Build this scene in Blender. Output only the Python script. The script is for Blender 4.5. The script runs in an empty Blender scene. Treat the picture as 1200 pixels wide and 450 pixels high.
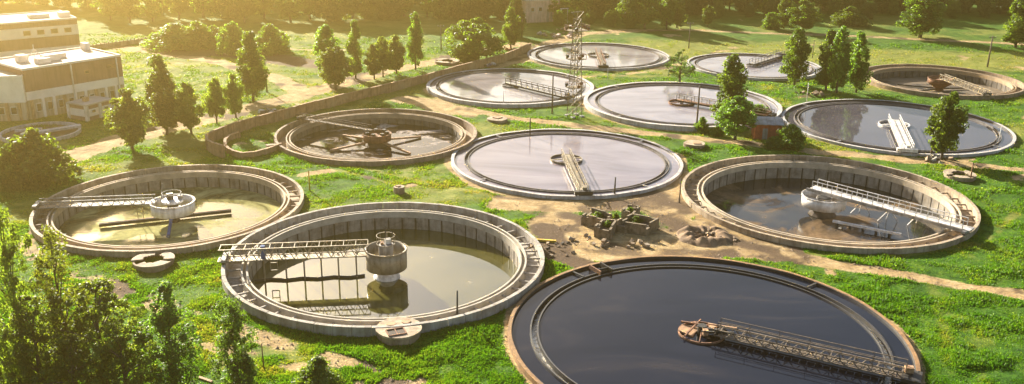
import bpy, bmesh, math, random
import numpy as np
from mathutils import Matrix, Vector
R_ = math.radians
sc = bpy.context.scene
COL = sc.collection
PI = math.pi

# ------------------------------------------------------------------ camera
F, PITCH, ROLL, HC = 1083.94, 0.32946, 0.012085, 41.7
_fw = np.array([0, math.cos(PITCH), -math.sin(PITCH)])
_u0 = np.array([0, math.sin(PITCH), math.cos(PITCH)])
_r0 = np.array([1., 0, 0])
_rt = _r0 * math.cos(ROLL) + _u0 * math.sin(ROLL)
_up = _u0 * math.cos(ROLL) - _r0 * math.sin(ROLL)
cam = bpy.data.objects.new('camera', bpy.data.cameras.new('camera'))
COL.objects.link(cam)
cam.data.sensor_width = 36.0
cam.data.lens = F / 1200 * 36
cam.data.clip_start = 0.5
cam.data.clip_end = 9000
M = Matrix.Identity(4)
for i in range(3):
    M[i][0], M[i][1], M[i][2] = _rt[i], _up[i], -_fw[i]
M[2][3] = HC
cam.matrix_world = M
sc.camera = cam

# ------------------------------------------------------------------ sky, sun, exposure
SUN_AZ, SUN_EL = R_(-33.5), R_(20.5)
w = bpy.data.worlds.new('World'); sc.world = w; w.use_nodes = True
nt = w.node_tree
sky = nt.nodes.new('ShaderNodeTexSky'); sky.sky_type = 'NISHITA'; sky.sun_disc = False
sky.sun_elevation = SUN_EL; sky.sun_rotation = SUN_AZ
sky.air_density = 1.0; sky.dust_density = 2.5; sky.ozone_density = 1.0
bg = nt.nodes['Background']; bg.inputs['Strength'].default_value = 0.055
nt.links.new(sky.outputs[0], bg.inputs[0])
sl = bpy.data.lights.new('sun', 'SUN'); sl.energy = 5.0; sl.angle = R_(0.5); sl.color = (1.0, 0.93, 0.78)
sun = bpy.data.objects.new('sun', sl); COL.objects.link(sun)
S = Vector((math.sin(SUN_AZ) * math.cos(SUN_EL), math.cos(SUN_AZ) * math.cos(SUN_EL), math.sin(SUN_EL)))
sun.rotation_euler = S.to_track_quat('Z', 'Y').to_euler(); sun.location = (0, 0, 90)
vs = sc.view_settings
vs.view_transform = 'Standard'; vs.look = 'None'; vs.gamma = 1.0; vs.use_curve_mapping = False
vs.exposure = 2.15
sc.cycles.max_bounces = 8; sc.cycles.transparent_max_bounces = 8; sc.cycles.volume_bounces = 0

# ------------------------------------------------------------------ picture point -> place on a level z
def at(x, y, z=0.0):
    d = _fw + _rt * (x - 600) / F - _up * (y - 225) / F
    t = (z - HC) / d[2]
    return Vector((d[0] * t, d[1] * t, z))
def pj(p):
    d = np.array(p) - np.array([0, 0, HC]); z = d @ _fw
    return 600 + F * (d @ _rt) / z, 225 - F * (d @ _up) / z, z
def height_of(base, ytop):
    lo, hi = 0., 40.
    for _ in range(40):
        m = (lo + hi) / 2
        if pj((base[0], base[1], base[2] + m))[1] > ytop: lo = m
        else: hi = m
    return lo

# ------------------------------------------------------------------ helpers
class MB:
    def __init__(s): s.v = []; s.f = []
    def add(s, vs_, fs):
        b = len(s.v); s.v += [tuple(v) for v in vs_]; s.f += [tuple(b + i for i in f) for f in fs]; return s
    def box(s, c, d, rz=0.0):
        hx, hy, hz = d[0] / 2, d[1] / 2, d[2] / 2; cs, sn = math.cos(rz), math.sin(rz)
        vs_ = [(c[0] + x * cs - y * sn, c[1] + x * sn + y * cs, c[2] + z) for z in (-hz, hz) for x, y in ((-hx, -hy), (hx, -hy), (hx, hy), (-hx, hy))]
        return s.add(vs_, [(3, 2, 1, 0), (4, 5, 6, 7), (0, 1, 5, 4), (1, 2, 6, 5), (2, 3, 7, 6), (3, 0, 4, 7)])
    def beam(s, a, b, w_, h=None):
        a = Vector(a); b = Vector(b); h = h or w_; d = (b - a).normalized()
        u = d.cross(Vector((0, 0, 1)))
        if u.length < 1e-3: u = Vector((1, 0, 0))
        u.normalize(); v = u.cross(d); u = u * w_ / 2; v = v * h / 2
        vs_ = [p + su * u + sv * v for p in (a, b) for su, sv in ((-1, -1), (1, -1), (1, 1), (-1, 1))]
        return s.add(vs_, [(0, 1, 2, 3), (7, 6, 5, 4), (4, 5, 1, 0), (5, 6, 2, 1), (6, 7, 3, 2), (7, 4, 0, 3)])
    def tube(s, a, b, r, r2=None, n=8):
        a = Vector(a); b = Vector(b); r2 = r if r2 is None else r2; d = (b - a).normalized()
        u = d.cross(Vector((0, 0, 1)))
        if u.length < 1e-3: u = Vector((1, 0, 0))
        u.normalize(); v = d.cross(u)
        vs_ = [p + (u * math.cos(2 * PI * i / n) + v * math.sin(2 * PI * i / n)) * q for p, q in ((a, r), (b, r2)) for i in range(n)]
        fs = [(i, (i + 1) % n, n + (i + 1) % n, n + i) for i in range(n)] + [tuple(range(n - 1, -1, -1)), tuple(range(n, 2 * n))]
        return s.add(vs_, fs)
    def lathe(s, prof, n=64, c=(0, 0, 0), closed=False, a0=0.0, a1=2 * PI, jit=None):
        full = abs(a1 - a0 - 2 * PI) < 1e-6; m = n if full else n + 1; k = len(prof)
        vs_ = []
        for i in range(m):
            a = a0 + (a1 - a0) * i / n
            for r, z in prof:
                j = jit(a, r, z) if jit else (0, 0)
                vs_.append((c[0] + (r + j[0]) * math.cos(a), c[1] + (r + j[0]) * math.sin(a), c[2] + z + j[1]))
        fs = []
        for i in range(n):
            i2 = (i + 1) % m
            for j in range(k if closed else k - 1):
                j2 = (j + 1) % k
                fs.append((i * k + j, i2 * k + j, i2 * k + j2, i * k + j2))
        if closed and not full:
            fs += [tuple(range(k - 1, -1, -1)), tuple(n * k + j for j in range(k))]
        return s.add(vs_, fs)
    def prism(s, pts, z0, z1):
        n = len(pts)
        vs_ = [(p[0], p[1], z0) for p in pts] + [(p[0], p[1], z1) for p in pts]
        return s.add(vs_, [tuple(range(n - 1, -1, -1)), tuple(range(n, 2 * n))] + [(i, (i + 1) % n, n + (i + 1) % n, n + i) for i in range(n)])
    def mesh(s, name, mat, smooth=False):
        me = bpy.data.meshes.new(name); me.from_pydata(s.v, [], s.f); me.materials.append(mat)
        bm = bmesh.new(); bm.from_mesh(me); bmesh.ops.recalc_face_normals(bm, faces=bm.faces); bm.to_mesh(me); bm.free()
        if smooth: me.shade_smooth()
        return me
    def build(s, name, mat, parent=None, smooth=False):
        return link(name, s.mesh(name, mat, smooth), parent)
def link(name, me, parent=None):
    o = bpy.data.objects.new(name, me); COL.objects.link(o)
    if parent is not None: o.parent = parent
    return o
def tag(o, label, cat, group=None):
    o['label'] = label; o['category'] = cat
    if group: o['group'] = group
    return o
def thing(name, label, cat, loc=(0, 0, 0), rz=0.0, group=None, scale=None):
    o = bpy.data.objects.new(name, None); COL.objects.link(o)
    o.location = loc; o.rotation_euler = (0, 0, rz); o.empty_display_size = .5
    if scale: o.scale = scale
    return tag(o, label, cat, group)
def structure(o, kind='structure'):
    o['kind'] = kind; return o

# ------------------------------------------------------------------ numpy value noise
def vnoise(x, y, seed=0):
    xi = np.floor(x).astype(np.int64); yi = np.floor(y).astype(np.int64); fx = x - xi; fy = y - yi
    fx = fx * fx * (3 - 2 * fx); fy = fy * fy * (3 - 2 * fy)
    def h(a, b):
        n = (a * 374761393 + b * 668265263 + seed * 982451653) & 0x7fffffff
        n = ((n ^ (n >> 13)) * 1274126177) & 0x7fffffff
        n = (n ^ (n >> 16)) & 0xffff
        return n / 65535.0
    return (h(xi, yi) * (1 - fx) + h(xi + 1, yi) * fx) * (1 - fy) + (h(xi, yi + 1) * (1 - fx) + h(xi + 1, yi + 1) * fx) * fy
def fbm(x, y, s, oct_=4, seed=0):
    t = 0; a = 1; n = 0
    for o in range(oct_):
        t = t + a * vnoise(x / s + 31.7 * o, y / s - 17.3 * o, seed + o); n += a; a *= .5; s *= .5
    return t / n

# ------------------------------------------------------------------ materials
def newmat(name):
    m = bpy.data.materials.new(name); m.use_nodes = True
    n = m.node_tree.nodes; return m, n, m.node_tree.links, n['Principled BSDF']
def ramp(n, cols, pos):
    r = n.new('ShaderNodeValToRGB'); e = r.color_ramp.elements
    while len(e) < len(cols): e.new(.5)
    for k, (c, p) in enumerate(zip(cols, pos)): e[k].position = p; e[k].color = (*c, 1)
    return r
def noise(n, l, scale, detail=6, rough=.6, vec=None, dist=0.):
    t = n.new('ShaderNodeTexNoise'); t.inputs['Scale'].default_value = scale; t.inputs['Detail'].default_value = detail
    t.inputs['Roughness'].default_value = rough; t.inputs['Distortion'].default_value = dist
    if vec is not None: l.new(vec, t.inputs['Vector'])
    return t
def coord(n, l, scale=(1, 1, 1), which='Object'):
    c = n.new('ShaderNodeTexCoord'); m = n.new('ShaderNodeMapping'); m.inputs['Scale'].default_value = scale
    l.new(c.outputs[which], m.inputs['Vector']); return m.outputs[0]
def position(n, l, scale=(1, 1, 1)):
    c = n.new('ShaderNodeNewGeometry'); m = n.new('ShaderNodeMapping'); m.inputs['Scale'].default_value = scale
    l.new(c.outputs['Position'], m.inputs['Vector']); return m.outputs[0]
def mixc(n, l, fac, a, b, mode='MIX'):
    m = n.new('ShaderNodeMix'); m.data_type = 'RGBA'; m.blend_type = mode
    for s, v in ((0, fac), (6, a), (7, b)):
        if hasattr(v, 'is_output'): l.new(v, m.inputs[s])
        elif isinstance(v, (int, float)): m.inputs[s].default_value = v
        else: m.inputs[s].default_value = (*v, 1)
    return m.outputs[2]
def bump(n, l, h, p, strength=.4, dist=.05):
    b = n.new('ShaderNodeBump'); b.inputs['Strength'].default_value = strength; b.inputs['Distance'].default_value = dist
    l.new(h, b.inputs['Height']); l.new(b.outputs[0], p.inputs['Normal'])
def weathered(name, base, dark, scale=.6, rough=.9, metal=0., streak=True, stain=None, amount=.55, per_obj=True):
    m, n, l, p = newmat(name)
    v = position(n, l)
    a = noise(n, l, scale, 8, .65, v)
    r = ramp(n, [dark, base, tuple(min(1, c * 1.15) for c in base)], [.3, .3 + amount * .5, .8]); l.new(a.outputs[0], r.inputs[0])
    c = r.outputs[0]
    if streak:
        s = noise(n, l, 1.0, 5, .6, position(n, l, (2.2, 2.2, .22)))
        r2 = ramp(n, [(.55, .52, .49), (1, 1, 1)], [.34, .56]); l.new(s.outputs[0], r2.inputs[0])
        c = mixc(n, l, .75, c, r2.outputs[0], 'MULTIPLY')
    if stain:
        s = noise(n, l, .25, 6, .7, v, .6)
        r3 = ramp(n, [(0, 0, 0), (1, 1, 1)], [.5, .64]); l.new(s.outputs[0], r3.inputs[0])
        c = mixc(n, l, r3.outputs[0], c, stain)
    if per_obj:
        oi = n.new('ShaderNodeObjectInfo'); mr = n.new('ShaderNodeMapRange')
        mr.inputs['To Min'].default_value = .90; mr.inputs['To Max'].default_value = 1.08
        l.new(oi.outputs['Random'], mr.inputs[0])
        cc = n.new('ShaderNodeCombineColor')
        for i in range(3): l.new(mr.outputs[0], cc.inputs[i])
        c = mixc(n, l, 1.0, c, cc.outputs[0], 'MULTIPLY')
    l.new(c, p.inputs['Base Color']); p.inputs['Roughness'].default_value = rough; p.inputs['Metallic'].default_value = metal
    b = noise(n, l, 6, 6, .7, v); bump(n, l, b.outputs[0], p, .5, .04)
    return m
concrete = weathered('concrete_grey', (.40, .36, .31), (.20, .17, .14), .7)
concrete_warm = weathered('concrete_warm', (.42, .33, .23), (.20, .14, .09), .7)
concrete_pale = weathered('concrete_pale', (.50, .47, .45), (.30, .27, .25), .6, per_obj=False)
concrete_brown = weathered('concrete_brown', (.33, .24, .16), (.15, .10, .07), .7)
concrete_rust = weathered('concrete_rust', (.30, .165, .065), (.14, .075, .035), 1.1, stain=(.21, .12, .05), per_obj=False)
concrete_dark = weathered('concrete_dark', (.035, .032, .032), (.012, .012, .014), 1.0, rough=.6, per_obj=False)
inner_panel = weathered('inner_panel_concrete', (.30, .26, .21), (.12, .10, .08), .9)
inner_panel_dark = weathered('inner_panel_dark_concrete', (.17, .145, .12), (.06, .05, .04), .9)
steel_tan = weathered('steel_tan', (.33, .28, .20), (.17, .12, .07), 1.2, rough=.55, metal=.35, per_obj=False)
steel_brown = weathered('steel_brown', (.20, .15, .10), (.09, .06, .04), 1.2, rough=.7, per_obj=False)
steel_grey = weathered('steel_grey', (.32, .30, .28), (.17, .15, .13), 1.2, rough=.75, metal=.05, per_obj=False)
steel_dark = weathered('steel_dark', (.05, .045, .04), (.02, .018, .016), 1.5, rough=.6, metal=.2, per_obj=False)
white_paint = weathered('white_paint', (.74, .71, .68), (.46, .40, .34), .8, rough=.55, per_obj=False)
rust = weathered('rust', (.27, .13, .07), (.09, .045, .028), 1.4, rough=.85, metal=.1, per_obj=False)
rust_pale = weathered('rust_pale', (.45, .27, .15), (.24, .12, .06), 1.4, rough=.85, per_obj=False)
yellow_paint = weathered('yellow_paint', (.70, .46, .04), (.4, .25, .03), 2, per_obj=False)
blue_paint = weathered('blue_paint', (.05, .10, .25), (.03, .06, .13), 2, per_obj=False)
wood_pole = weathered('weathered_wood', (.16, .12, .09), (.07, .05, .04), 2.0, per_obj=True)
brick_wall_mat = weathered('old_brick', (.38, .22, .115), (.18, .10, .055), 1.0, stain=(.34, .23, .13))
brick_red = weathered('brick_red', (.45, .11, .055), (.28, .07, .04), 1.5, per_obj=False)
brick_pink = weathered('brick_pink', (.64, .45, .36), (.48, .32, .25), .8, per_obj=False)
band_brown = weathered('band_brown', (.25, .14, .115), (.18, .10, .08), .3, per_obj=False)
band_white = weathered('band_white', (.80, .72, .64), (.64, .55, .47), .3, streak=False, per_obj=False)
beige_wall = weathered('beige_wall', (.48, .38, .28), (.34, .26, .18), .3, per_obj=False)
roof_felt = weathered('roof_felt', (.40, .36, .32), (.26, .23, .2), .3, streak=False, per_obj=False)
roof_sheet = weathered('grey_roof_sheet', (.42, .40, .39), (.25, .23, .22), 1.0, streak=False, per_obj=True)
bark = weathered('bark', (.13, .095, .065), (.05, .038, .028), 3.0, per_obj=False)
soil_dark = weathered('dark_soil', (.07, .05, .035), (.025, .02, .015), 1.2, streak=False, per_obj=False)
mound_mat = weathered('dug_earth', (.24, .15, .08), (.07, .04, .022), .9, streak=False, per_obj=False)
rubble_mat = weathered('rubble', (.30, .21, .13), (.13, .085, .05), 1.5, streak=False)
glass_m, _n, _l, _p = newmat('window_glass'); _p.inputs['Base Color'].default_value = (.03, .035, .04, 1); _p.inputs['Roughness'].default_value = .08

def water_mat(name, cols, pos, scale=.12, rough=.06, dist=1.0, wave=.02, wscale=1.6, streaky=(1, 1, 1), scum=None, ior=1.34):
    m, n, l, p = newmat(name)
    v = position(n, l, streaky)
    a = noise(n, l, scale, 7, .62, v, dist)
    r = ramp(n, cols, pos); l.new(a.outputs[0], r.inputs[0])
    l.new(r.outputs[0], p.inputs['Base Color'])
    p.inputs['IOR'].default_value = ior
    g = noise(n, l, scale * .7, 4, .6, v, .6)
    mr = n.new('ShaderNodeMapRange'); mr.inputs['From Min'].default_value = .35; mr.inputs['From Max'].default_value = .7
    mr.inputs['To Min'].default_value = rough * .6; mr.inputs['To Max'].default_value = rough * 1.8
    l.new(g.outputs[0], mr.inputs[0]); l.new(mr.outputs[0], p.inputs['Roughness'])
    b = noise(n, l, wscale, 3, .5, position(n, l)); bump(n, l, b.outputs[0], p, wave, .1)
    if scum:   # floating scum, in tank 1 painted cloud reflections: rough, opaque, colour scum[0], coverage thresholds scum[1:3]
        s = noise(n, l, scum[3], 7, .65, v, 1.2)
        rs = ramp(n, [(0, 0, 0), (1, 1, 1)], [scum[1], scum[2]]); l.new(s.outputs[0], rs.inputs[0])
        q = n.new('ShaderNodeBsdfDiffuse'); q.inputs[0].default_value = (*scum[0], 1)
        vv = noise(n, l, 1.3, 6, .7, v)
        rv = ramp(n, [tuple(c * .6 for c in scum[0]), scum[0]], [.35, .6]); l.new(vv.outputs[0], rv.inputs[0]); l.new(rv.outputs[0], q.inputs[0])
        mx = n.new('ShaderNodeMixShader'); out = n['Material Output']
        l.new(rs.outputs[0], mx.inputs[0]); l.new(p.outputs[0], mx.inputs[1]); l.new(q.outputs[0], mx.inputs[2]); l.new(mx.outputs[0], out.inputs[0])
    return m
W = {
 1: water_mat('water_dark_blue', [(.004, .006, .012), (.008, .010, .018), (.034, .028, .028)], [.3, .55, .8], .10, .05, streaky=(.6, 1.6, 1), scum=((.05, .042, .036), .68, .82, .13), ior=1.29),  # brownish film and tone patches paint in faint cloud reflections
 2: water_mat('water_olive', [(.030, .034, .008), (.065, .060, .014), (.12, .10, .03)], [.3, .5, .75], .10, .03, scum=(( .42, .38, .30), .66, .74, .10), ior=2.3),
 3: water_mat('water_scum_yellow', [(.05, .05, .015), (.10, .09, .03)], [.3, .7], .2, .1, scum=((.38, .355, .16), .42, .54, .12)),
 4: water_mat('water_lilac_grey', [(.12, .10, .125), (.20, .172, .195), (.29, .255, .27)], [.3, .5, .75], .05, .07, 2.0, streaky=(.7, 1.5, 1), ior=1.5),
 5: water_mat('water_dark_sludge', [(.016, .018, .022), (.022, .022, .022), (.09, .065, .04)], [.3, .5, .75], .12, .05, scum=((.20, .135, .08), .50, .60, .07)),
 6: water_mat('water_black_scum', [(.018, .014, .012), (.03, .022, .016)], [.3, .7], .2, .05, scum=((.42, .36, .32), .53, .62, .22), streaky=(1, 1, 1)),
 7: water_mat('water_pale_grey', [(.17, .15, .16), (.30, .27, .275), (.42, .39, .385)], [.3, .5, .75], .05, .07, 2.0, streaky=(.7, 1.5, 1), ior=1.5),
 9: water_mat('water_grey_lilac', [(.15, .13, .155), (.25, .22, .245), (.35, .32, .335)], [.3, .5, .75], .05, .07, 2.0, streaky=(.7, 1.5, 1), ior=1.5),
 11: water_mat('water_slate', [(.05, .048, .06), (.075, .07, .085), (.11, .10, .115)], [.3, .5, .8], .06, .03),
 12: water_mat('water_grey_mud', [(.05, .042, .036), (.09, .075, .06)], [.3, .7], .2, .2, scum=((.23, .185, .14), .40, .52, .13)),
}
def foam_mat():
    m, n, l, p = newmat('trough_foam')
    a = noise(n, l, 1.3, 8, .75, position(n, l), .8)
    big = noise(n, l, .10, 3, .5, position(n, l))
    r = ramp(n, [(.02, .018, .016), (.05, .04, .03), (.62, .58, .5)], [.42, .56, .68])
    ad = n.new('ShaderNodeMath'); ad.operation = 'MULTIPLY_ADD'; ad.inputs[1].default_value = .5; ad.inputs[2].default_value = -.22
    l.new(big.outputs[0], ad.inputs[0])
    a2 = n.new('ShaderNodeMath'); l.new(ad.outputs[0], a2.inputs[0]); l.new(a.outputs[0], a2.inputs[1])
    l.new(a2.outputs[0], r.inputs[0]); l.new(r.outputs[0], p.inputs['Base Color']); p.inputs['Roughness'].default_value = .25
    bump(n, l, a.outputs[0], p, .5, .1)
    return m
foam = foam_mat()

def leaf_mat(name, dark, light, trans):
    m, n, l, p = newmat(name)
    at_ = n.new('ShaderNodeAttribute'); at_.attribute_name = 'tone'
    oi = n.new('ShaderNodeObjectInfo')
    c = mixc(n, l, at_.outputs['Fac'], dark, light)
    hs = n.new('ShaderNodeHueSaturation'); l.new(c, hs.inputs['Color'])
    mr = n.new('ShaderNodeMapRange'); mr.inputs['To Min'].default_value = .72; mr.inputs['To Max'].default_value = 1.25
    l.new(oi.outputs['Random'], mr.inputs[0]); l.new(mr.outputs[0], hs.inputs['Value'])
    mh = n.new('ShaderNodeMapRange'); mh.inputs['To Min'].default_value = .485; mh.inputs['To Max'].default_value = .515
    l.new(oi.outputs['Random'], mh.inputs[0]); l.new(mh.outputs[0], hs.inputs['Hue'])
    l.new(hs.outputs[0], p.inputs['Base Color']); p.inputs['Roughness'].default_value = .55
    t = n.new('ShaderNodeBsdfTranslucent')
    tc = mixc(n, l, 1.0, hs.outputs[0], trans, 'MULTIPLY'); l.new(tc, t.inputs[0])
    mx = n.new('ShaderNodeMixShader'); mx.inputs[0].default_value = .54
    l.new(p.outputs[0], mx.inputs[1]); l.new(t.outputs[0], mx.inputs[2]); l.new(mx.outputs[0], n['Material Output'].inputs[0])
    return m
leaf_green = leaf_mat('leaf_green', (.036, .082, .011), (.115, .190, .028), (2.6, 2.4, .8))
leaf_olive = leaf_mat('leaf_olive', (.048, .082, .014), (.140, .180, .034), (2.5, 2.4, .8))
leaf_bright = leaf_mat('leaf_bright', (.045, .090, .012), (.12, .19, .03), (2.2, 2.0, .8))
leaf_deep = leaf_mat('leaf_deep', (.015, .042, .009), (.055, .105, .020), (2.2, 2.2, .8))
leaf_near = leaf_mat('leaf_near', (.028, .064, .012), (.095, .155, .028), (2.4, 2.3, .8))

# ------------------------------------------------------------------ tanks: centre, radius (on a level 41 m below the camera), rim height
TK = {1: (18.68, 79.26, 18.92, .55), 2: (-14.25, 97.4, 18.04, 1.0), 3: (-44.51, 114.17, 16.85, .8), 4: (8.28, 136.15, 17.71, .5),
      5: (42.96, 120.31, 19.39, .75), 6: (-22.81, 150.17, 16.81, .8), 7: (-.61, 188.66, 17.32, .7), 8: (20.61, 224.33, 17.27, .5),
      9: (32.55, 174.99, 18.85, .8), 10: (55.9, 213.6, 15.34, .6), 11: (67.9, 160.02, 19.36, .45), 12: (93.59, 200.29, 16.8, .8)}
TANK = {k: (x * (HC - z) / 41, y * (HC - z) / 41, r * (HC - z) / 41, z) for k, (x, y, r, z) in TK.items()}

# ------------------------------------------------------------------ ground
PATHS = [  # picture points, width in metres, strength
 ([(60, 190), (150, 161), (232, 143), (298, 125), (350, 112), (400, 97), (440, 87), (500, 74), (545, 63), (610, 52)], 5.8, 1.0),
 ([(352, 112), (347, 102), (320, 90), (281, 81), (249, 71), (200, 64), (120, 52)], 4.6, .95),
 ([(325, 55), (345, 58), (372, 59), (420, 58)], 2.4, .8),
 ([(545, 128), (600, 138), (700, 150), (800, 160), (880, 169), (960, 178), (1060, 187), (1200, 199), (1300, 208)], 3.0, 1.0),
 ([(550, 131), (520, 126), (500, 120), (480, 117)], 6.5, .85),
 ([(505, 72), (560, 78), (612, 66), (640, 52), (680, 40), (740, 36)], 5.0, .75),
 ([(560, 90), (590, 76), (620, 70)], 3.5, .75),
 ([(650, 92), (720, 89), (790, 78), (860, 56)], 3.0, .5),
 ([(890, 284), (930, 301), (1000, 313), (1100, 330), (1200, 346), (1320, 366)], 2.9, 1.0),
 ([(600, 238), (680, 238), (740, 238), (800, 228), (840, 262), (900, 290)], 7.5, .95),
 ([(640, 262), (650, 285), (700, 296), (800, 293), (900, 297)], 5.0, .85),
 ([(780, 250), (830, 280), (870, 288)], 7.0, .85),
 ([(655, 262), (720, 278), (800, 278)], 9.0, .9),
 ([(95, 322), (160, 348), (230, 374), (310, 396), (370, 412), (430, 434), (500, 470)], 2.8, .55),
 ([(240, 405), (330, 425), (420, 448)], 2.0, .5),
 ([(55, 262), (30, 285), (50, 308), (110, 325)], 2.0, .6),
 ([(715, 36), (800, 35), (900, 39), (1000, 42), (1100, 47), (1200, 52), (1320, 60)], 3.2, .95),
 ([(355, 205), (385, 201)], 2.0, .8), ([(460, 222), (482, 217)], 1.6, .7),
 ([(940, 95), (1010, 84), (1060, 76)], 2.2, .35), ([(1000, 108), (905, 116)], 2.0, .4),
]
MUD = [([(630, 246), (700, 243), (790, 240)], 4.5, .50), ([(650, 288), (760, 296), (870, 293)], 4.0, .52), ([(770, 258), (860, 285)], 5, .62), ([(660, 270), (690, 262), (680, 250)], 3.5, .6), ([(640, 268), (655, 300), (690, 312)], 3.5, 1.0), ([(215, 60), (270, 62), (330, 70), (385, 78)], 11, .85), ([(805, 268), (860, 283), (905, 294)], 2.2, .9),
       ([(428, 208), (446, 214)], 1.6, .7), ([(680, 285), (770, 288)], 2.5, .5), ([(560, 84), (585, 74)], 2, .6), ([(590, 232), (700, 236)], 1.4, .5)]
DRY = [([(700, 60), (850, 60), (1000, 66), (1200, 74)], 26, .85), ([(560, 100), (700, 110), (900, 120)], 10, .7), ([(700, 142), (900, 158)], 8, .5),
       ([(380, 95), (480, 100), (300, 140)], 14, .6), ([(100, 70), (250, 100), (330, 60)], 40, .45), ([(200, 390), (330, 420)], 7, .6), ([(420, 195), (520, 215), (560, 225)], 4, .5),
       ([(60, 240), (20, 250)], 9, .5), ([(600, 80), (640, 95), (780, 86)], 8, .7), ([(375, 192), (440, 200), (510, 216), (590, 234)], 1.3, .9), ([(395, 200), (450, 212), (540, 232)], 1.0, .8), ([(250, 330), (300, 320), (240, 300)], 1.2, .7), ([(420, 188), (500, 194), (545, 184)], 1.5, .7), ([(900, 297), (1050, 300), (1150, 285), (1190, 250)], 1.2, .6), ([(1100, 345), (1150, 400), (1160, 460)], 2.2, .35),
       ([(1090, 330), (1110, 400), (1100, 460)], 1.2, .4),  ([(1085, 280), (1130, 300)], 2.5, .4)]
def line_mask(xs, ys, spec, seed):
    out = np.zeros_like(xs)
    wob = (fbm(xs, ys, 3.2, 4, seed) - .5)
    wob2 = (fbm(xs, ys, 11., 3, seed + 9) - .5)
    for pts, wd, st in spec:
        P = [at(*p) for p in pts]
        d = np.full_like(xs, 1e9)
        for a, b in zip(P[:-1], P[1:]):
            ax, ay, bx, by = a.x, a.y, b.x, b.y
            L = (bx - ax) ** 2 + (by - ay) ** 2
            t = np.clip(((xs - ax) * (bx - ax) + (ys - ay) * (by - ay)) / L, 0, 1)
            d = np.minimum(d, np.hypot(xs - ax - t * (bx - ax), ys - ay - t * (by - ay)))
        d = d + wob * min(wd, 6) * .45 + wob2 * min(wd, 14) * .35
        brk = 1.0 if st > .7 else np.clip((fbm(xs, ys, 2.4, 4, seed + 5) - .34) * 6, 0, 1) * 1.2
        out = np.maximum(out, brk * st * np.clip((wd * .5 - d) / (wd * .22 + .25) + .5, 0, 1))
    return out
def ground_z(xs, ys):
    return (fbm(xs, ys, 5.5, 3, 3) - .5) * .42 + (fbm(xs, ys, 1.5, 2, 5) - .5) * .20
def covers(xs, ys):
    dirt = line_mask(xs, ys, PATHS, 40)
    mud = line_mask(xs, ys, MUD, 60)
    dry = line_mask(xs, ys, DRY, 80)
    for pts in (PATHS[0][0], PATHS[3][0], PATHS[8][0], PATHS[12][0], PATHS[9][0]):
        P = [at(*p) for p in pts]; d = np.full_like(xs, 1e9)
        for a, b in zip(P[:-1], P[1:]):
            L = (b.x - a.x) ** 2 + (b.y - a.y) ** 2
            t = np.clip(((xs - a.x) * (b.x - a.x) + (ys - a.y) * (b.y - a.y)) / L, 0, 1)
            d = np.minimum(d, np.hypot(xs - a.x - t * (b.x - a.x), ys - a.y - t * (b.y - a.y)))
        d = d + (fbm(xs, ys, 9, 2, 15) - .5) * .8
        mud = np.maximum(mud, .62 * np.clip(1 - np.abs(d - .85) / .45, 0, 1) * np.clip((fbm(xs, ys, 5, 3, 19) - .36) * 5, 0, 1))
    mud = np.maximum(mud, np.clip((fbm(xs, ys, 4.5, 5, 23) - .52) * 7, 0, 1) * .75 * (dirt > .3))
    patch = np.clip((fbm(xs, ys, 13, 5, 90) - .47) * 4.5, 0, 1) * .75 * np.clip((ys - 70) / 60, .25, 1)
    dry = np.clip(np.maximum(dry, patch), 0, 1)
    bare = np.clip((fbm(xs, ys, 7, 5, 97) - .76) * 14, 0, 1)
    dirt = np.maximum(dirt, bare * .8)
    # worn rim of bare soil along the feet of some tank walls
    for k, wd, st in ((1, 1.1, .75), (4, 1.6, .8), (9, 1.5, .6), (7, 1.2, .6), (11, 1.0, .5), (6, .7, .5), (8, 1.6, .6), (12, 1.0, .5)):
        x, y, r, z = TANK[k]
        d = np.hypot(xs - x, ys - y) - r
        m = np.clip((wd * (.4 + fbm(xs, ys, 5, 3, 70 + k)) - d) / .6, 0, 1) * st
        dirt = np.maximum(dirt, m)
    return dirt, dry, mud
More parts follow.
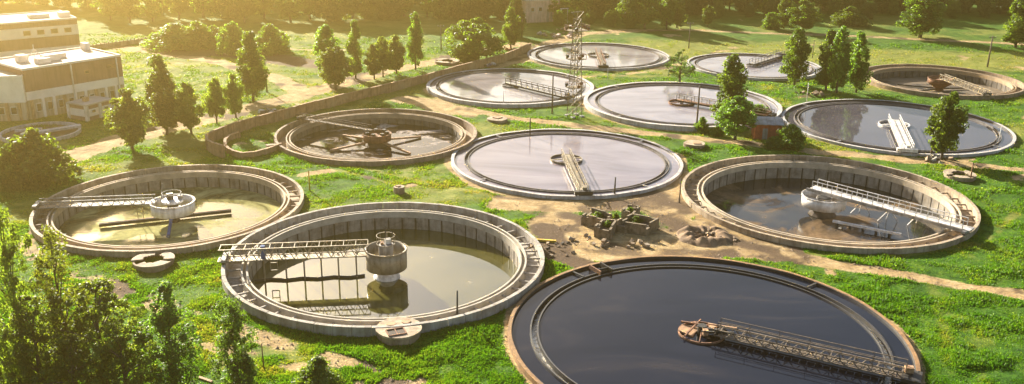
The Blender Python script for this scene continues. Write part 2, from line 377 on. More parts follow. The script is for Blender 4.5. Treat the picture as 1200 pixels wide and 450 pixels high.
def make_ground():
    xs = np.concatenate([[-3500, -1800, -900, -520, -380, -310], np.arange(-262, -150, 1.4), np.arange(-150, 155, .58), np.arange(155, 300, 1.4), [330, 400, 520, 900, 1800, 3500]])
    ys = [46.]
    while ys[-1] < 470: ys.append(ys[-1] + (.5 if ys[-1] < 105 else .5 + (ys[-1] - 105) * .0042))
    ys = np.concatenate([[-900, -400, -150, -60, 0, 25, 38], ys, [500, 560, 700, 1100, 2000, 3500]])
    X, Y = np.meshgrid(xs, ys); nx, ny = len(xs), len(ys)
    X = X.ravel().copy(); Y = Y.ravel().copy()
    Z = ground_z(X, Y)
    kill = np.zeros(len(X), bool)
    for k, (cx, cy, r, z) in TANK.items():
        dx, dy = X - cx, Y - cy; d = np.hypot(dx, dy)
        band = (d < r - .08) & (d >= r - 1.35)
        s = (r - .12) / np.maximum(d, 1e-6)
        X[band] = cx + dx[band] * s[band]; Y[band] = cy + dy[band] * s[band]
        kill |= d < r - 1.35
        near = np.clip((np.hypot(X - cx, Y - cy) - r) / 1.5, 0, 1); Z = Z * (.25 + .75 * near)
    dirt, dry, mud = covers(X, Y)
    Z = Z * (1 - .55 * dirt)
    i = np.arange((ny - 1) * (nx - 1)); r_, c_ = i // (nx - 1), i % (nx - 1)
    q = np.stack([r_ * nx + c_, r_ * nx + c_ + 1, (r_ + 1) * nx + c_ + 1, (r_ + 1) * nx + c_], 1)
    q = q[~kill[q].any(1)]
    isd = dirt[q].mean(1) > .5
    V = np.stack([X, Y, Z], 1)
    for name, sel in (('ground', ~isd), ('dirt_track', isd)):
        f = q[sel]; used, inv = np.unique(f, return_inverse=True); f = inv.reshape(-1, 4)
        me = bpy.data.meshes.new(name)
        me.vertices.add(len(used)); me.vertices.foreach_set('co', V[used].ravel().astype(np.float32))
        me.loops.add(f.size); me.loops.foreach_set('vertex_index', f.ravel().astype(np.int32))
        me.polygons.add(len(f)); me.polygons.foreach_set('loop_start', (np.arange(len(f)) * 4).astype(np.int32))
        me.update(calc_edges=True)
        ca = me.attributes.new('cover', 'FLOAT_COLOR', 'POINT')
        col = np.stack([dirt[used], dry[used], mud[used], np.ones(len(used))], 1)
        ca.data.foreach_set('color', col.ravel().astype(np.float32))
        me.materials.append(ground_mat); me.shade_smooth()
        structure(link(name, me))
def mk_ground_mat():
    m, n, l, p = newmat('ground_cover')
    a = n.new('ShaderNodeAttribute'); a.attribute_name = 'cover'
    sp = n.new('ShaderNodeSeparateColor'); l.new(a.outputs['Color'], sp.inputs[0])
    v = position(n, l)
    n1 = noise(n, l, .42, 10, .78, v); n2 = noise(n, l, 2.8, 6, .7, v); n3 = noise(n, l, .06, 4, .55, v)
    g = ramp(n, [(.014, .055, .003), (.046, .130, .006), (.110, .185, .014)], [.36, .5, .65]); l.new(n1.outputs[0], g.inputs[0])
    g2 = ramp(n, [(.5, .5, .46), (1.25, 1.2, 1.1)], [.32, .68]); l.new(n2.outputs[0], g2.inputs[0])
    grass = mixc(n, l, .8, g.outputs[0], g2.outputs[0], 'MULTIPLY')
    d = ramp(n, [(.085, .125, .016), (.165, .185, .030), (.28, .245, .075)], [.3, .5, .7]); l.new(n1.outputs[0], d.inputs[0])
    dr = ramp(n, [(.16, .10, .048), (.39, .275, .14), (.60, .47, .29)], [.30, .5, .68]); l.new(n1.outputs[0], dr.inputs[0])
    dr2 = mixc(n, l, .9, dr.outputs[0], g2.outputs[0], 'MULTIPLY')
    mu = ramp(n, [(.05, .032, .02), (.13, .085, .05)], [.35, .65]); l.new(n2.outputs[0], mu.inputs[0])
    def soft(sock, lo, hi, wob):
        ad = n.new('ShaderNodeMath'); ad.operation = 'MULTIPLY_ADD'; ad.inputs[1].default_value = wob
        sb = n.new('ShaderNodeMath'); sb.operation = 'SUBTRACT'; sb.inputs[1].default_value = .5
        l.new(n2.outputs[0], sb.inputs[0]); l.new(sb.outputs[0], ad.inputs[0]); l.new(sock, ad.inputs[2])
        mr = n.new('ShaderNodeMapRange'); mr.interpolation_type = 'SMOOTHSTEP'
        mr.inputs['From Min'].default_value = lo; mr.inputs['From Max'].default_value = hi
        l.new(ad.outputs[0], mr.inputs[0]); return mr.outputs[0]
    c = mixc(n, l, soft(sp.outputs[1], .1, .9, .9), grass, d.outputs[0])
    c = mixc(n, l, soft(sp.outputs[0], .25, .7, 1.1), c, dr2)
    c = mixc(n, l, soft(sp.outputs[2], .25, .75, 1.2), c, mu.outputs[0])
    l.new(c, p.inputs['Base Color']); p.inputs['Roughness'].default_value = .95
    p.inputs['Specular IOR Level'].default_value = .15
    b = noise(n, l, 3.5, 8, .75, v); bump(n, l, b.outputs[0], p, .9, .14)
    return m
ground_mat = mk_ground_mat()
make_ground()

# ------------------------------------------------------------------ grass standing on the ground
def mk_grass_mat():
    m, n, l, p = newmat('grass_blades')
    a = n.new('ShaderNodeAttribute'); a.attribute_name = 'tone'
    c = ramp(n, [(.024, .085, .004), (.064, .165, .008), (.145, .205, .016), (.26, .215, .05)], [.0, .38, .7, 1.0]); l.new(a.outputs['Fac'], c.inputs[0])
    l.new(c.outputs[0], p.inputs['Base Color']); p.inputs['Roughness'].default_value = .6
    t = n.new('ShaderNodeBsdfTranslucent'); l.new(mixc(n, l, 1.0, c.outputs[0], (1.9, 1.8, .8), 'MULTIPLY'), t.inputs[0])
    mx = n.new('ShaderNodeMixShader'); mx.inputs[0].default_value = .45
    l.new(p.outputs[0], mx.inputs[1]); l.new(t.outputs[0], mx.inputs[2]); l.new(mx.outputs[0], n['Material Output'].inputs[0])
    return m
grass_mat = mk_grass_mat()
def make_grass():
    rng = np.random.default_rng(5)
    N = 760000
    # even cover per picture area: nearer ground gets more tufts
    y = 52 / (1 - rng.random(N) * (1 - 52 / 250.)); x = (rng.random(N) * 2 - 1) * (y * .66 + 8)
    dirt, dry, mud = covers(x, y)
    clump = fbm(x, y, 2.6, 3, 21)
    keep = (np.maximum(dirt, mud) < .42 + .25 * (rng.random(N) - .5)) & (clump + .28 * (rng.random(N) - .5) > .345)
    for k, (cx, cy, r, z) in TANK.items(): keep &= np.hypot(x - cx, y - cy) > r + .12
    x, y, dry, clump = x[keep], y[keep], dry[keep], clump[keep]; n = len(x)
    z = ground_z(x, y) - .06
    for k, (cx, cy, r, zz) in TANK.items():
        z = z * (.25 + .75 * np.clip((np.hypot(x - cx, y - cy) - r) / 1.5, 0, 1))
    h = (.12 + .24 * np.clip((clump - .40) * 3.2, 0, 1.2)) * (.7 + .6 * rng.random(n)) * (1 - .45 * dry)
    B = 2
    V = np.zeros((n, B, 3, 3)); 
    for b in range(B):
        az = rng.random(n) * 2 * PI; lean = .25 + .5 * rng.random(n); wd = .05 + .07 * rng.random(n) + y * .0004
        la = rng.random(n) * 2 * PI
        ox, oy = (rng.random(n) - .5) * .3, (rng.random(n) - .5) * .3
        px, py = x + ox, y + oy
        V[:, b, 0] = np.stack([px - np.cos(az) * wd, py - np.sin(az) * wd, z], 1)
        V[:, b, 1] = np.stack([px + np.cos(az) * wd, py + np.sin(az) * wd, z], 1)
        V[:, b, 2] = np.stack([px + np.cos(la) * h * lean, py + np.sin(la) * h * lean, z + h], 1)
    me = bpy.data.meshes.new('grass'); nf = n * B
    me.vertices.add(nf * 3); me.vertices.foreach_set('co', V.reshape(-1).astype(np.float32))
    me.loops.add(nf * 3); me.loops.foreach_set('vertex_index', np.arange(nf * 3, dtype=np.int32))
    me.polygons.add(nf); me.polygons.foreach_set('loop_start', np.arange(nf, dtype=np.int32) * 3)
    me.update(calc_edges=True)
    tone = np.clip(.22 + .55 * dry + .55 * (fbm(x, y, 8, 3, 33) - .42) + .42 * (rng.random(n) - .3), 0, 1)
    a = me.attributes.new('tone', 'FLOAT', 'POINT'); a.data.foreach_set('value', np.repeat(tone, B * 3).astype(np.float32))
    me.materials.append(grass_mat)
    structure(link('grass', me), 'stuff')
make_grass()
def make_stones():
    rng = np.random.default_rng(8); N = 60000
    y = 60 / (1 - rng.random(N) * (1 - 60 / 170.)); x = (rng.random(N) * 2 - 1) * (y * .62 + 6)
    dirt, dry, mud = covers(x, y)
    keep = (np.maximum(dirt, mud) > .5) & (fbm(x, y, 3, 3, 55) + .3 * (rng.random(N) - .5) > .5)
    for k, (cx, cy, r, z) in TANK.items(): keep &= np.hypot(x - cx, y - cy) > r + .15
    x, y = x[keep], y[keep]; n = len(x); z = ground_z(x, y) * .55
    s = .05 + .16 * rng.random(n) ** 3; a0 = rng.random(n) * 6.28
    V = np.zeros((n, 5, 3))
    for i in range(4):
        a = a0 + i * PI / 2 + (rng.random(n) - .5) * .8; q = s * (.8 + .5 * rng.random(n))
        V[:, i] = np.stack([x + np.cos(a) * q, y + np.sin(a) * q, z - .05], 1)
    V[:, 4] = np.stack([x + (rng.random(n) - .5) * s, y + (rng.random(n) - .5) * s, z + s * (.5 + .5 * rng.random(n))], 1)
    fs = (np.arange(n)[:, None, None] * 5 + np.array([[0, 1, 4], [1, 2, 4], [2, 3, 4], [3, 0, 4]])[None]).reshape(-1, 3)
    me = bpy.data.meshes.new('loose_stones'); me.vertices.add(n * 5); me.vertices.foreach_set('co', V.reshape(-1).astype(np.float32))
    me.loops.add(fs.size); me.loops.foreach_set('vertex_index', fs.ravel().astype(np.int32))
    me.polygons.add(len(fs)); me.polygons.foreach_set('loop_start', np.arange(len(fs), dtype=np.int32) * 3); me.update(calc_edges=True)
    me.materials.append(rubble_mat); structure(link('loose_stones', me), 'stuff')
make_stones()

# ------------------------------------------------------------------ trees
def envelope(kind, t):
    """crown radius (fraction of full radius) at height fraction t of the crown"""
    if kind == 'poplar': return (max(0., math.sin(PI * min(1, t * .84 + .14))) ** .42) * (1 - .30 * t)
    if kind == 'ovate': return max(0., math.sin(PI * (t * .9 + .08))) ** .6 * (1.02 - .3 * t)
    if kind == 'broad': return max(0., math.sin(PI * (t * .86 + .12))) ** .5
    if kind == 'pine': return (1 - t) ** .75 * (.35 + .65 * min(1, t * 5)) + .05
    if kind == 'shrub': return max(0., math.cos(t * PI / 2)) ** .6
    return 1 - t
def make_tree_meshes(kind, seed, height=10., rad=2., base=.1, clumps=70, per=80, leaf=.28, mat=None, gap=.0, clump_r=.62):
    rng = np.random.default_rng(seed); rnd = random.Random(seed)
    cen = []; cr = []
    lob = [rng.random() * 2 * PI for _ in range(3)]
    while len(cen) < clumps:
        t = rng.random(); e = envelope(kind, t)
        if rng.random() > e ** 1.2 + .06: continue
        a = rng.random() * 2 * PI
        lobe = 1 + .24 * math.sin(2 * a + lob[0] + 4 * t) + .20 * math.sin(3 * a + lob[1] - 7 * t) + .16 * math.sin(11 * t + lob[2] + 1.5 * math.sin(a + lob[0]))
        rr = rad * e * lobe * (rng.random() ** .42)
        zz = height * (base + (1 - base) * t)
        cen.append((rr * math.cos(a), rr * math.sin(a), zz)); cr.append(clump_r * (.6 + .8 * rng.random()) * (.55 + .45 * e))
    cen = np.array(cen); cr = np.array(cr)
    k = np.repeat(np.arange(clumps), per); n = len(k)
    d = rng.normal(size=(n, 3)); d /= np.linalg.norm(d, axis=1)[:, None]; d[:, 2] *= .8 if kind != 'poplar' else 1.25
    P = cen[k] + d * (cr[k] * (.45 + .6 * rng.random(n) ** .5))[:, None]
    P[:, 2] = np.maximum(P[:, 2], .12)
    nn = d * .8 + rng.normal(size=(n, 3)) * .55 + np.array([0, 0, .35]); nn /= np.linalg.norm(nn, axis=1)[:, None]
    u = np.cross(nn, rng.normal(size=(n, 3))); u /= np.linalg.norm(u, axis=1)[:, None]; v = np.cross(nn, u)
    s = leaf * (.55 + .8 * rng.random(n))[:, None]
    q = np.stack([P - u * s * .75, P - v * s * .42 - u * s * .05, P + u * s * .75, P + v * s * .42 - u * s * .05], 1)
    q[:, 2] -= np.array([0, 0, .12]) * s
    me = bpy.data.meshes.new(kind + '_crown'); me.vertices.add(n * 4); me.vertices.foreach_set('co', q.reshape(-1).astype(np.float32))
    me.loops.add(n * 4); me.loops.foreach_set('vertex_index', np.arange(n * 4, dtype=np.int32))
    me.polygons.add(n); me.polygons.foreach_set('loop_start', np.arange(n, dtype=np.int32) * 4); me.update(calc_edges=True)
    tone = np.clip(rng.random(clumps)[k] * .7 + rng.random(n) * .4 - .05, 0, 1)
    a = me.attributes.new('tone', 'FLOAT', 'POINT'); a.data.foreach_set('value', np.repeat(tone, 4).astype(np.float32))
    me.materials.append(mat)
    mb = MB(); r0 = height * (.018 if kind in ('poplar', 'pine') else .024)
    pts = [Vector((0, 0, -.15))]
    for i in range(1, 7): pts.append(Vector((rnd.uniform(-1, 1) * .09, rnd.uniform(-1, 1) * .09, height * .13 * i)))
    for i in range(6): mb.tube(pts[i], pts[i + 1], r0 * (1.15 - i * .17), r0 * (1.15 - (i + 1) * .17), 8)
    order = rng.permutation(clumps)[:26]
    for c in order:
        z0 = max(height * .07, cen[c][2] - (.25 if kind == 'poplar' else .2) * height * rnd.uniform(.5, 1.)); z0 = min(z0, height * .74)
        i = min(5, int(z0 / (height * .13))); f = z0 / (height * .13) - i
        a0 = pts[i].lerp(pts[i + 1], min(1, max(0, f))); b0 = Vector(cen[c]); mid = a0.lerp(b0, .5) + Vector((0, 0, .12))
        mb.tube(a0, mid, r0 * .34, r0 * .22, 5); mb.tube(mid, b0, r0 * .22, r0 * .07, 5)
    return mb.mesh(kind + '_trunk', bark, True), me, height, rad
PROTO = {}
def proto(key, n, **kw): PROTO[key] = [make_tree_meshes(seed=100 + 17 * i + len(key) * 3, **kw) for i in range(n)]
proto('poplar', 4, kind='poplar', rad=1.75, base=.10, clumps=95, per=90, leaf=.25, mat=leaf_green, clump_r=.60)
proto('poplar_near', 3, kind='poplar', rad=1.9, base=.05, clumps=120, per=90, leaf=.165, mat=leaf_near, clump_r=.50)
proto('olive_near', 3, kind='poplar', rad=2.2, base=.05, clumps=100, per=90, leaf=.155, mat=leaf_olive, clump_r=.52)
proto('pine_near', 3, kind='ovate', rad=2.9, base=.04, clumps=125, per=95, leaf=.155, mat=leaf_olive, clump_r=.46)
proto('ovate', 4, kind='ovate', rad=2.9, base=.17, clumps=100, per=85, leaf=.32, mat=leaf_green, clump_r=.85)
proto('ovate_olive', 4, kind='ovate', rad=2.9, base=.17, clumps=100, per=85, leaf=.32, mat=leaf_olive, clump_r=.85)
proto('broad', 4, kind='broad', rad=4.2, base=.06, clumps=130, per=75, leaf=.42, mat=leaf_green, clump_r=1.2)
proto('broad_deep', 4, kind='broad', rad=4.2, base=.03, clumps=150, per=75, leaf=.45, mat=leaf_deep, clump_r=1.3)
proto('shrub', 3, kind='shrub', rad=5.2, base=.02, clumps=110, per=75, leaf=.55, mat=leaf_green, clump_r=1.6)
proto('shrub_bright', 2, kind='shrub', rad=4.8, base=.02, clumps=80, per=60, leaf=.6, mat=leaf_bright, clump_r=1.7)
proto('sparse', 2, kind='ovate', rad=3.6, base=.12, clumps=34, per=45, leaf=.34, mat=leaf_deep, clump_r=.75)
_tr = random.Random(77)
_used = {}
def tree(px, yb, yt, wpx, key, name, label, cat='tree', group=None, base=None, h=None, wm=None):
    b = base if base is not None else at(px, yb)
    s = F / pj(b)[2]
    h = h or height_of(b, yt); wm = wm or wpx / s
    if base is None:      # the crown, not the foot, stands at the given column (verticals lean in a downward view)
        for _ in range(4): b.x += (px - pj((b.x, b.y, h * .6))[0]) / s
    i = _used.get(key, 0); _used[key] = i + 1
    tm, cm, H, rad = PROTO[key][i % len(PROTO[key])]
    wm *= _tr.uniform(.92, 1.08); sx = wm / (2 * rad * 1.12); sz = h / (H * 1.02)
    t = thing(name, label, cat, (b.x, b.y, float(ground_z(np.array([b.x]), np.array([b.y]))[0]) - .03), _tr.uniform(0, 2 * PI), group, (sx, sx, sz))
    t.rotation_euler.x = _tr.gauss(0, .022); t.rotation_euler.y = _tr.gauss(0, .022)
    link('trunk' if 'shrub' not in key else 'stems', tm, t); link('crown' if 'shrub' not in key else 'foliage', cm, t)
    return t
exec_trees = True

# foreground lower left
G_ = 'trees along the lower left edge'
tree(12, 475, 236, 74, 'olive_near', 'poplar_tree', 'tall olive-green tree cut by the left edge of the frame', group=G_)
tree(70, 452, 264, 84, 'olive_near', 'poplar_tree', 'tall feathery tree whose tip overlaps the wall of the leftmost tank', group=G_)
tree(112, 470, 318, 122, 'pine_near', 'bushy_tree', 'dense dark olive bushy tree in the middle of the lower left thicket', group=G_)
tree(40, 482, 345, 104, 'pine_near', 'bushy_tree', 'bushy olive tree low in the left corner', group=G_)
tree(143, 492, 366, 84, 'pine_near', 'bushy_tree', 'bushy dark tree just left of the dark green poplar at the bottom', group=G_)
tree(82, 496, 388, 88, 'pine_near', 'bushy_tree', 'low bushy olive tree in front of the thicket at the bottom edge', group=G_)
tree(194, 476, 331, 76, 'poplar_near', 'poplar_tree', 'dark green columnar poplar at the bottom, left of the slender one', group='poplars at the bottom edge')
tree(276, 472, 347, 56, 'poplar_near', 'poplar_tree', 'slender airy poplar in front of the left rim of the drained round tank', group='poplars at the bottom edge')
tree(372, 462, 422, 48, 'shrub', 'shrub', 'round dark green shrub at the bottom edge below the drained tank', 'shrub')
tree(48, 458, 420, 44, 'shrub_bright', 'shrub', 'bright light-green shrub in front of the lower left thicket', 'shrub')
tree(6, 452, 398, 40, 'shrub_bright', 'shrub', 'bright green shrub at the very left edge near the bottom corner', 'shrub')
# middle left
tree(38, 214, 154, 76, 'shrub', 'shrub', 'big round bush below the small ring basin on the left', 'shrub')
tree(8, 218, 172, 40, 'shrub', 'shrub', 'yellow-lit bush cut by the left edge beside the big round bush', 'shrub')
G_ = 'trees along the road beside the long wall'
tree(150, 176, 105, 50, 'ovate_olive', 'roadside_tree', 'rounded roadside tree in front of the small white kiosk building', group=G_)
tree(186, 148, 64, 34, 'poplar', 'poplar_tree', 'tall poplar right of the white and brown building', group=G_)
tree(192, 158, 103, 40, 'ovate_olive', 'roadside_tree', 'rounded tree at the foot of the tall poplar by the building', group=G_)
tree(221, 158, 97, 38, 'ovate_olive', 'roadside_tree', 'rounded tree between the tall poplar and the pair by the bend of the wall', group=G_)
tree(251, 145, 89, 28, 'ovate_olive', 'roadside_tree', 'slim tree left of a twin at the bend of the long wall', group=G_)
tree(274, 138, 86, 26, 'ovate_olive', 'roadside_tree', 'slim tree right of its twin, beside the tall broad poplar', group=G_)
tree(293, 118, 36, 34, 'poplar', 'poplar_tree', 'tall broad poplar in front of the ploughed brown patch', group=G_)
tree(383, 98, 29, 30, 'poplar', 'poplar_tree', 'tall poplar behind a round-headed tree, left of the slim spire poplar', group=G_)
tree(392, 106, 54, 46, 'ovate_olive', 'roadside_tree', 'round-headed tree at the foot of a tall poplar on the road verge', group=G_)
tree(415, 92, 22, 20, 'poplar', 'poplar_tree', 'slim spire poplar left of the leaning roadside trees', group=G_)
tree(438, 93, 52, 24, 'ovate_olive', 'roadside_tree', 'small dark tree first in the row of three on the verge', group=G_)
tree(448, 90, 41, 26, 'ovate_olive', 'roadside_tree', 'middle tree of the row of three on the verge', group=G_)
tree(464, 87, 42, 28, 'ovate_olive', 'roadside_tree', 'last tree of the row of three, beside the dark spire poplar', group=G_)
tree(486, 82, 14, 21, 'poplar', 'poplar_tree', 'dark spire poplar standing alone near the end of the long wall', group=G_)
tree(554, 72, 21, 58, 'broad', 'broadleaf_tree', 'large round dark green tree behind the upper end of the long wall')
tree(599, 58, 8, 26, 'ovate', 'broadleaf_tree', 'pale green tree left of the pink brick building')
tree(605, 44, -6, 22, 'broad_deep', 'broadleaf_tree', 'dark tree overlapping the left end of the pink brick building')
for px, yb, yt, wp, lb in ((204, 56, 28, 60, 'yellow-lit bush in the hedge, leftmost over the field'), (232, 56, 26, 46, 'yellow-lit bush in the hedge, next to the leftmost'),
                           (273, 62, 26, 36, 'rounded bush at the left of the ploughed patch'), (318, 62, 29, 44, 'darker rounded bush at the right of the ploughed patch'),
                           (250, 52, 30, 40, 'yellow-lit bush in the middle of the hedge')):
    tree(px, yb, yt, wp, 'shrub', 'shrub', lb, 'shrub', 'bushes in the field hedge')
# right of centre
tree(858, 150, 65, 38, 'poplar', 'poplar_tree', 'broad poplar rising beside the red brick hut')
tree(864, 164, 113, 46, 'ovate', 'broadleaf_tree', 'rounded tree at the foot of the broad poplar left of the hut')
tree(823, 154, 136, 17, 'shrub', 'shrub', 'small round shrub at the foot of the pole by the path', 'shrub')
tree(840, 158, 147, 16, 'shrub', 'shrub', 'low shrub between the pole and the broad poplar', 'shrub')
tree(928, 173, 147, 42, 'shrub', 'shrub', 'dark spreading bush right of the red brick hut', 'shrub')
tree(908, 172, 160, 26, 'shrub', 'shrub', 'low dark bush in front of the right end of the hut', 'shrub')
tree(890, 138, 121, 24, 'shrub_bright', 'shrub', 'light green shrub behind the grey roof of the hut', 'shrub')
tree(798, 96, 58, 40, 'sparse', 'sparse_tree', 'thin sparse dark tree on the far side of the tank with the white weir ring')
G_ = 'poplars between the upper right tanks'
tree(935, 100, 33, 28, 'poplar', 'poplar_tree', 'poplar at the right rim of the tank crossed by a diagonal bridge', group=G_)
tree(973, 106, 34, 26, 'poplar', 'poplar_tree', 'left poplar of the pair beside the brown drained tank', group=G_)
tree(986, 110, 31, 28, 'poplar', 'poplar_tree', 'right poplar of the pair beside the brown drained tank', group=G_)
tree(1009, 108, 37, 25, 'poplar', 'poplar_tree', 'poplar against the left rim of the brown drained tank', group=G_)
tree(1111, 187, 108, 42, 'ovate', 'birch_tree', 'leafy tree on the near rim of the slate coloured tank')
tree(1083, 44, -12, 44, 'poplar', 'broadleaf_tree', 'tall tree standing alone on the grass before the dark wood, upper right')
tree(1197, 56, -6, 34, 'poplar', 'broadleaf_tree', 'tree cut by the right edge of the frame near the top')
G_ = 'trees along the top right road'
tree(738, 32, -14, 34, 'ovate', 'field_tree', 'first tree of the row left of the small pale tree', group=G_)
tree(757, 34, -16, 34, 'ovate', 'field_tree', 'second tree of the row left of the small pale tree', group=G_)
tree(783, 34, -14, 22, 'poplar', 'poplar_tree', 'third tree of the row left of the small pale tree, narrow', group=G_)
tree(795, 33, -10, 20, 'poplar', 'poplar_tree', 'narrow tree last in the row left of the small pale tree', group=G_)
tree(830, 31, 6, 17, 'ovate', 'field_tree', 'small pale tree alone on the bright grass', group=G_)
tree(904, 34, 14, 22, 'shrub_bright', 'shrub', 'rounded shrub left of the dark tree on the far road verge', 'shrub')
tree(921, 34, -8, 18, 'poplar', 'poplar_tree', 'narrow dark tree on the far road verge', group=G_)
tree(942, 38, 0, 40, 'ovate', 'field_tree', 'spreading tree right of the narrow dark tree on the far verge', group=G_)
tree(996, 30, 8, 40, 'shrub', 'shrub', 'wide shrub at the foot of the wood on the far grass', 'shrub')
# the wood along the top of the picture
fr = random.Random(12)
wood = []
def wood_row(x0, x1, yb, step, hmin, hmax, keys, row):
    x = x0
    while x < x1:
        b = at(x, yb + fr.uniform(-3, 3))
        k = fr.choice(keys); h = fr.uniform(hmin, hmax); left = x < 420
        tone = {'broad': 'mid-green spreading', 'broad_deep': 'dark spreading', 'ovate': 'mid-green oval', 'ovate_olive': 'olive oval'}[k]
        part_ = 'left' if x < 420 else 'centre' if x < 740 else 'right'
        tree(0, 0, 0, 0, k, 'wood_tree', f'{tone} tree in the {row} of the wood along the top {part_}', 'tree', f'trees of the wood along the top {part_}', base=b, h=h, wm=h * fr.uniform(.62, .9))
        x += step * fr.uniform(.7, 1.3)
wood_row(130, 430, 24, 24, 9, 13, ['broad', 'ovate_olive', 'ovate'], 'front row')
wood_row(430, 612, 22, 23, 11, 15, ['broad_deep', 'broad', 'ovate'], 'front row')
wood_row(655, 740, 22, 17, 8, 12, ['broad', 'ovate', 'broad_deep'], 'front row')
wood_row(655, 740, 30, 22, 3.5, 5, ['broad'], 'low fringe')
wood_row(735, 1260, 14, 23, 11, 15, ['broad_deep', 'broad', 'ovate', 'broad_deep'], 'front row')
wood_row(735, 1260, 20, 33, 4, 7, ['broad', 'broad_deep'], 'low fringe')
wood_row(-80, 1300, 6, 25, 12, 16, ['broad_deep', 'broad'], 'back row')

# ------------------------------------------------------------------ tanks
def arc_block(r0, r1, z0, z1, a, n=3):
    return MB().lathe([(r0, z0), (r1, z0), (r1, z1), (r0, z1)], n, closed=True, a0=-a / 2, a1=a / 2)
DRAINED = {2: dict(water=-2.75, wall=concrete, panel=inner_panel, brace=True), 3: dict(water=-2.7, wall=concrete_warm, panel=inner_panel, brace=True),
           5: dict(water=-2.9, wall=concrete_warm, panel=inner_panel, brace=True), 6: dict(water=-2.2, wall=concrete_brown, panel=inner_panel_dark, brace=False),
           12: dict(water=-2.6, wall=concrete_brown, panel=inner_panel_dark, brace=False)}
FULLW = {1: concrete_rust, 4: concrete_pale, 7: concrete_pale, 8: concrete_pale, 9: concrete_pale, 10: concrete_pale, 11: concrete_pale}
TLAB = {1: 'huge brimming tank of dark blue water with rust-brown rim, nearest the camera', 2: 'drained grey concrete tank with a tan steel drum and a truss bridge on legs',
        3: 'drained round tank at far left with yellow scum and a white drum', 4: 'brimming tank of lilac-grey water in the centre, crossed by a short railed bridge',
        5: 'drained beige tank on the right with a white drum and a long railed walkway', 6: 'drained brown tank with a rusty drum and black scummy water',
        7: 'brimming pale tank behind the rusty-drum tank, beside the lattice mast', 8: 'farthest brimming pale tank at the top, below the pink brick building',
        9: 'brimming tank with broad white rim left of the red brick hut', 10: 'brimming tank at the top crossed by a bridge running up to its far rim',
        11: 'brimming slate-coloured tank on the right with a white bridge and tree reflections', 12: 'drained brown tank at the far right with a rusty funnel drum'}
TROUGH = {k: weathered('trough_' + nm, c, tuple(q * .6 for q in c), .8, streak=False, per_obj=False) for k, nm, c in ((2, 'grey', (.42, .37, .30)), (3, 'warm', (.46, .36, .25)), (5, 'beige', (.48, .39, .28)), (6, 'brown', (.36, .27, .18)), (12, 'ochre', (.36, .26, .16)))}
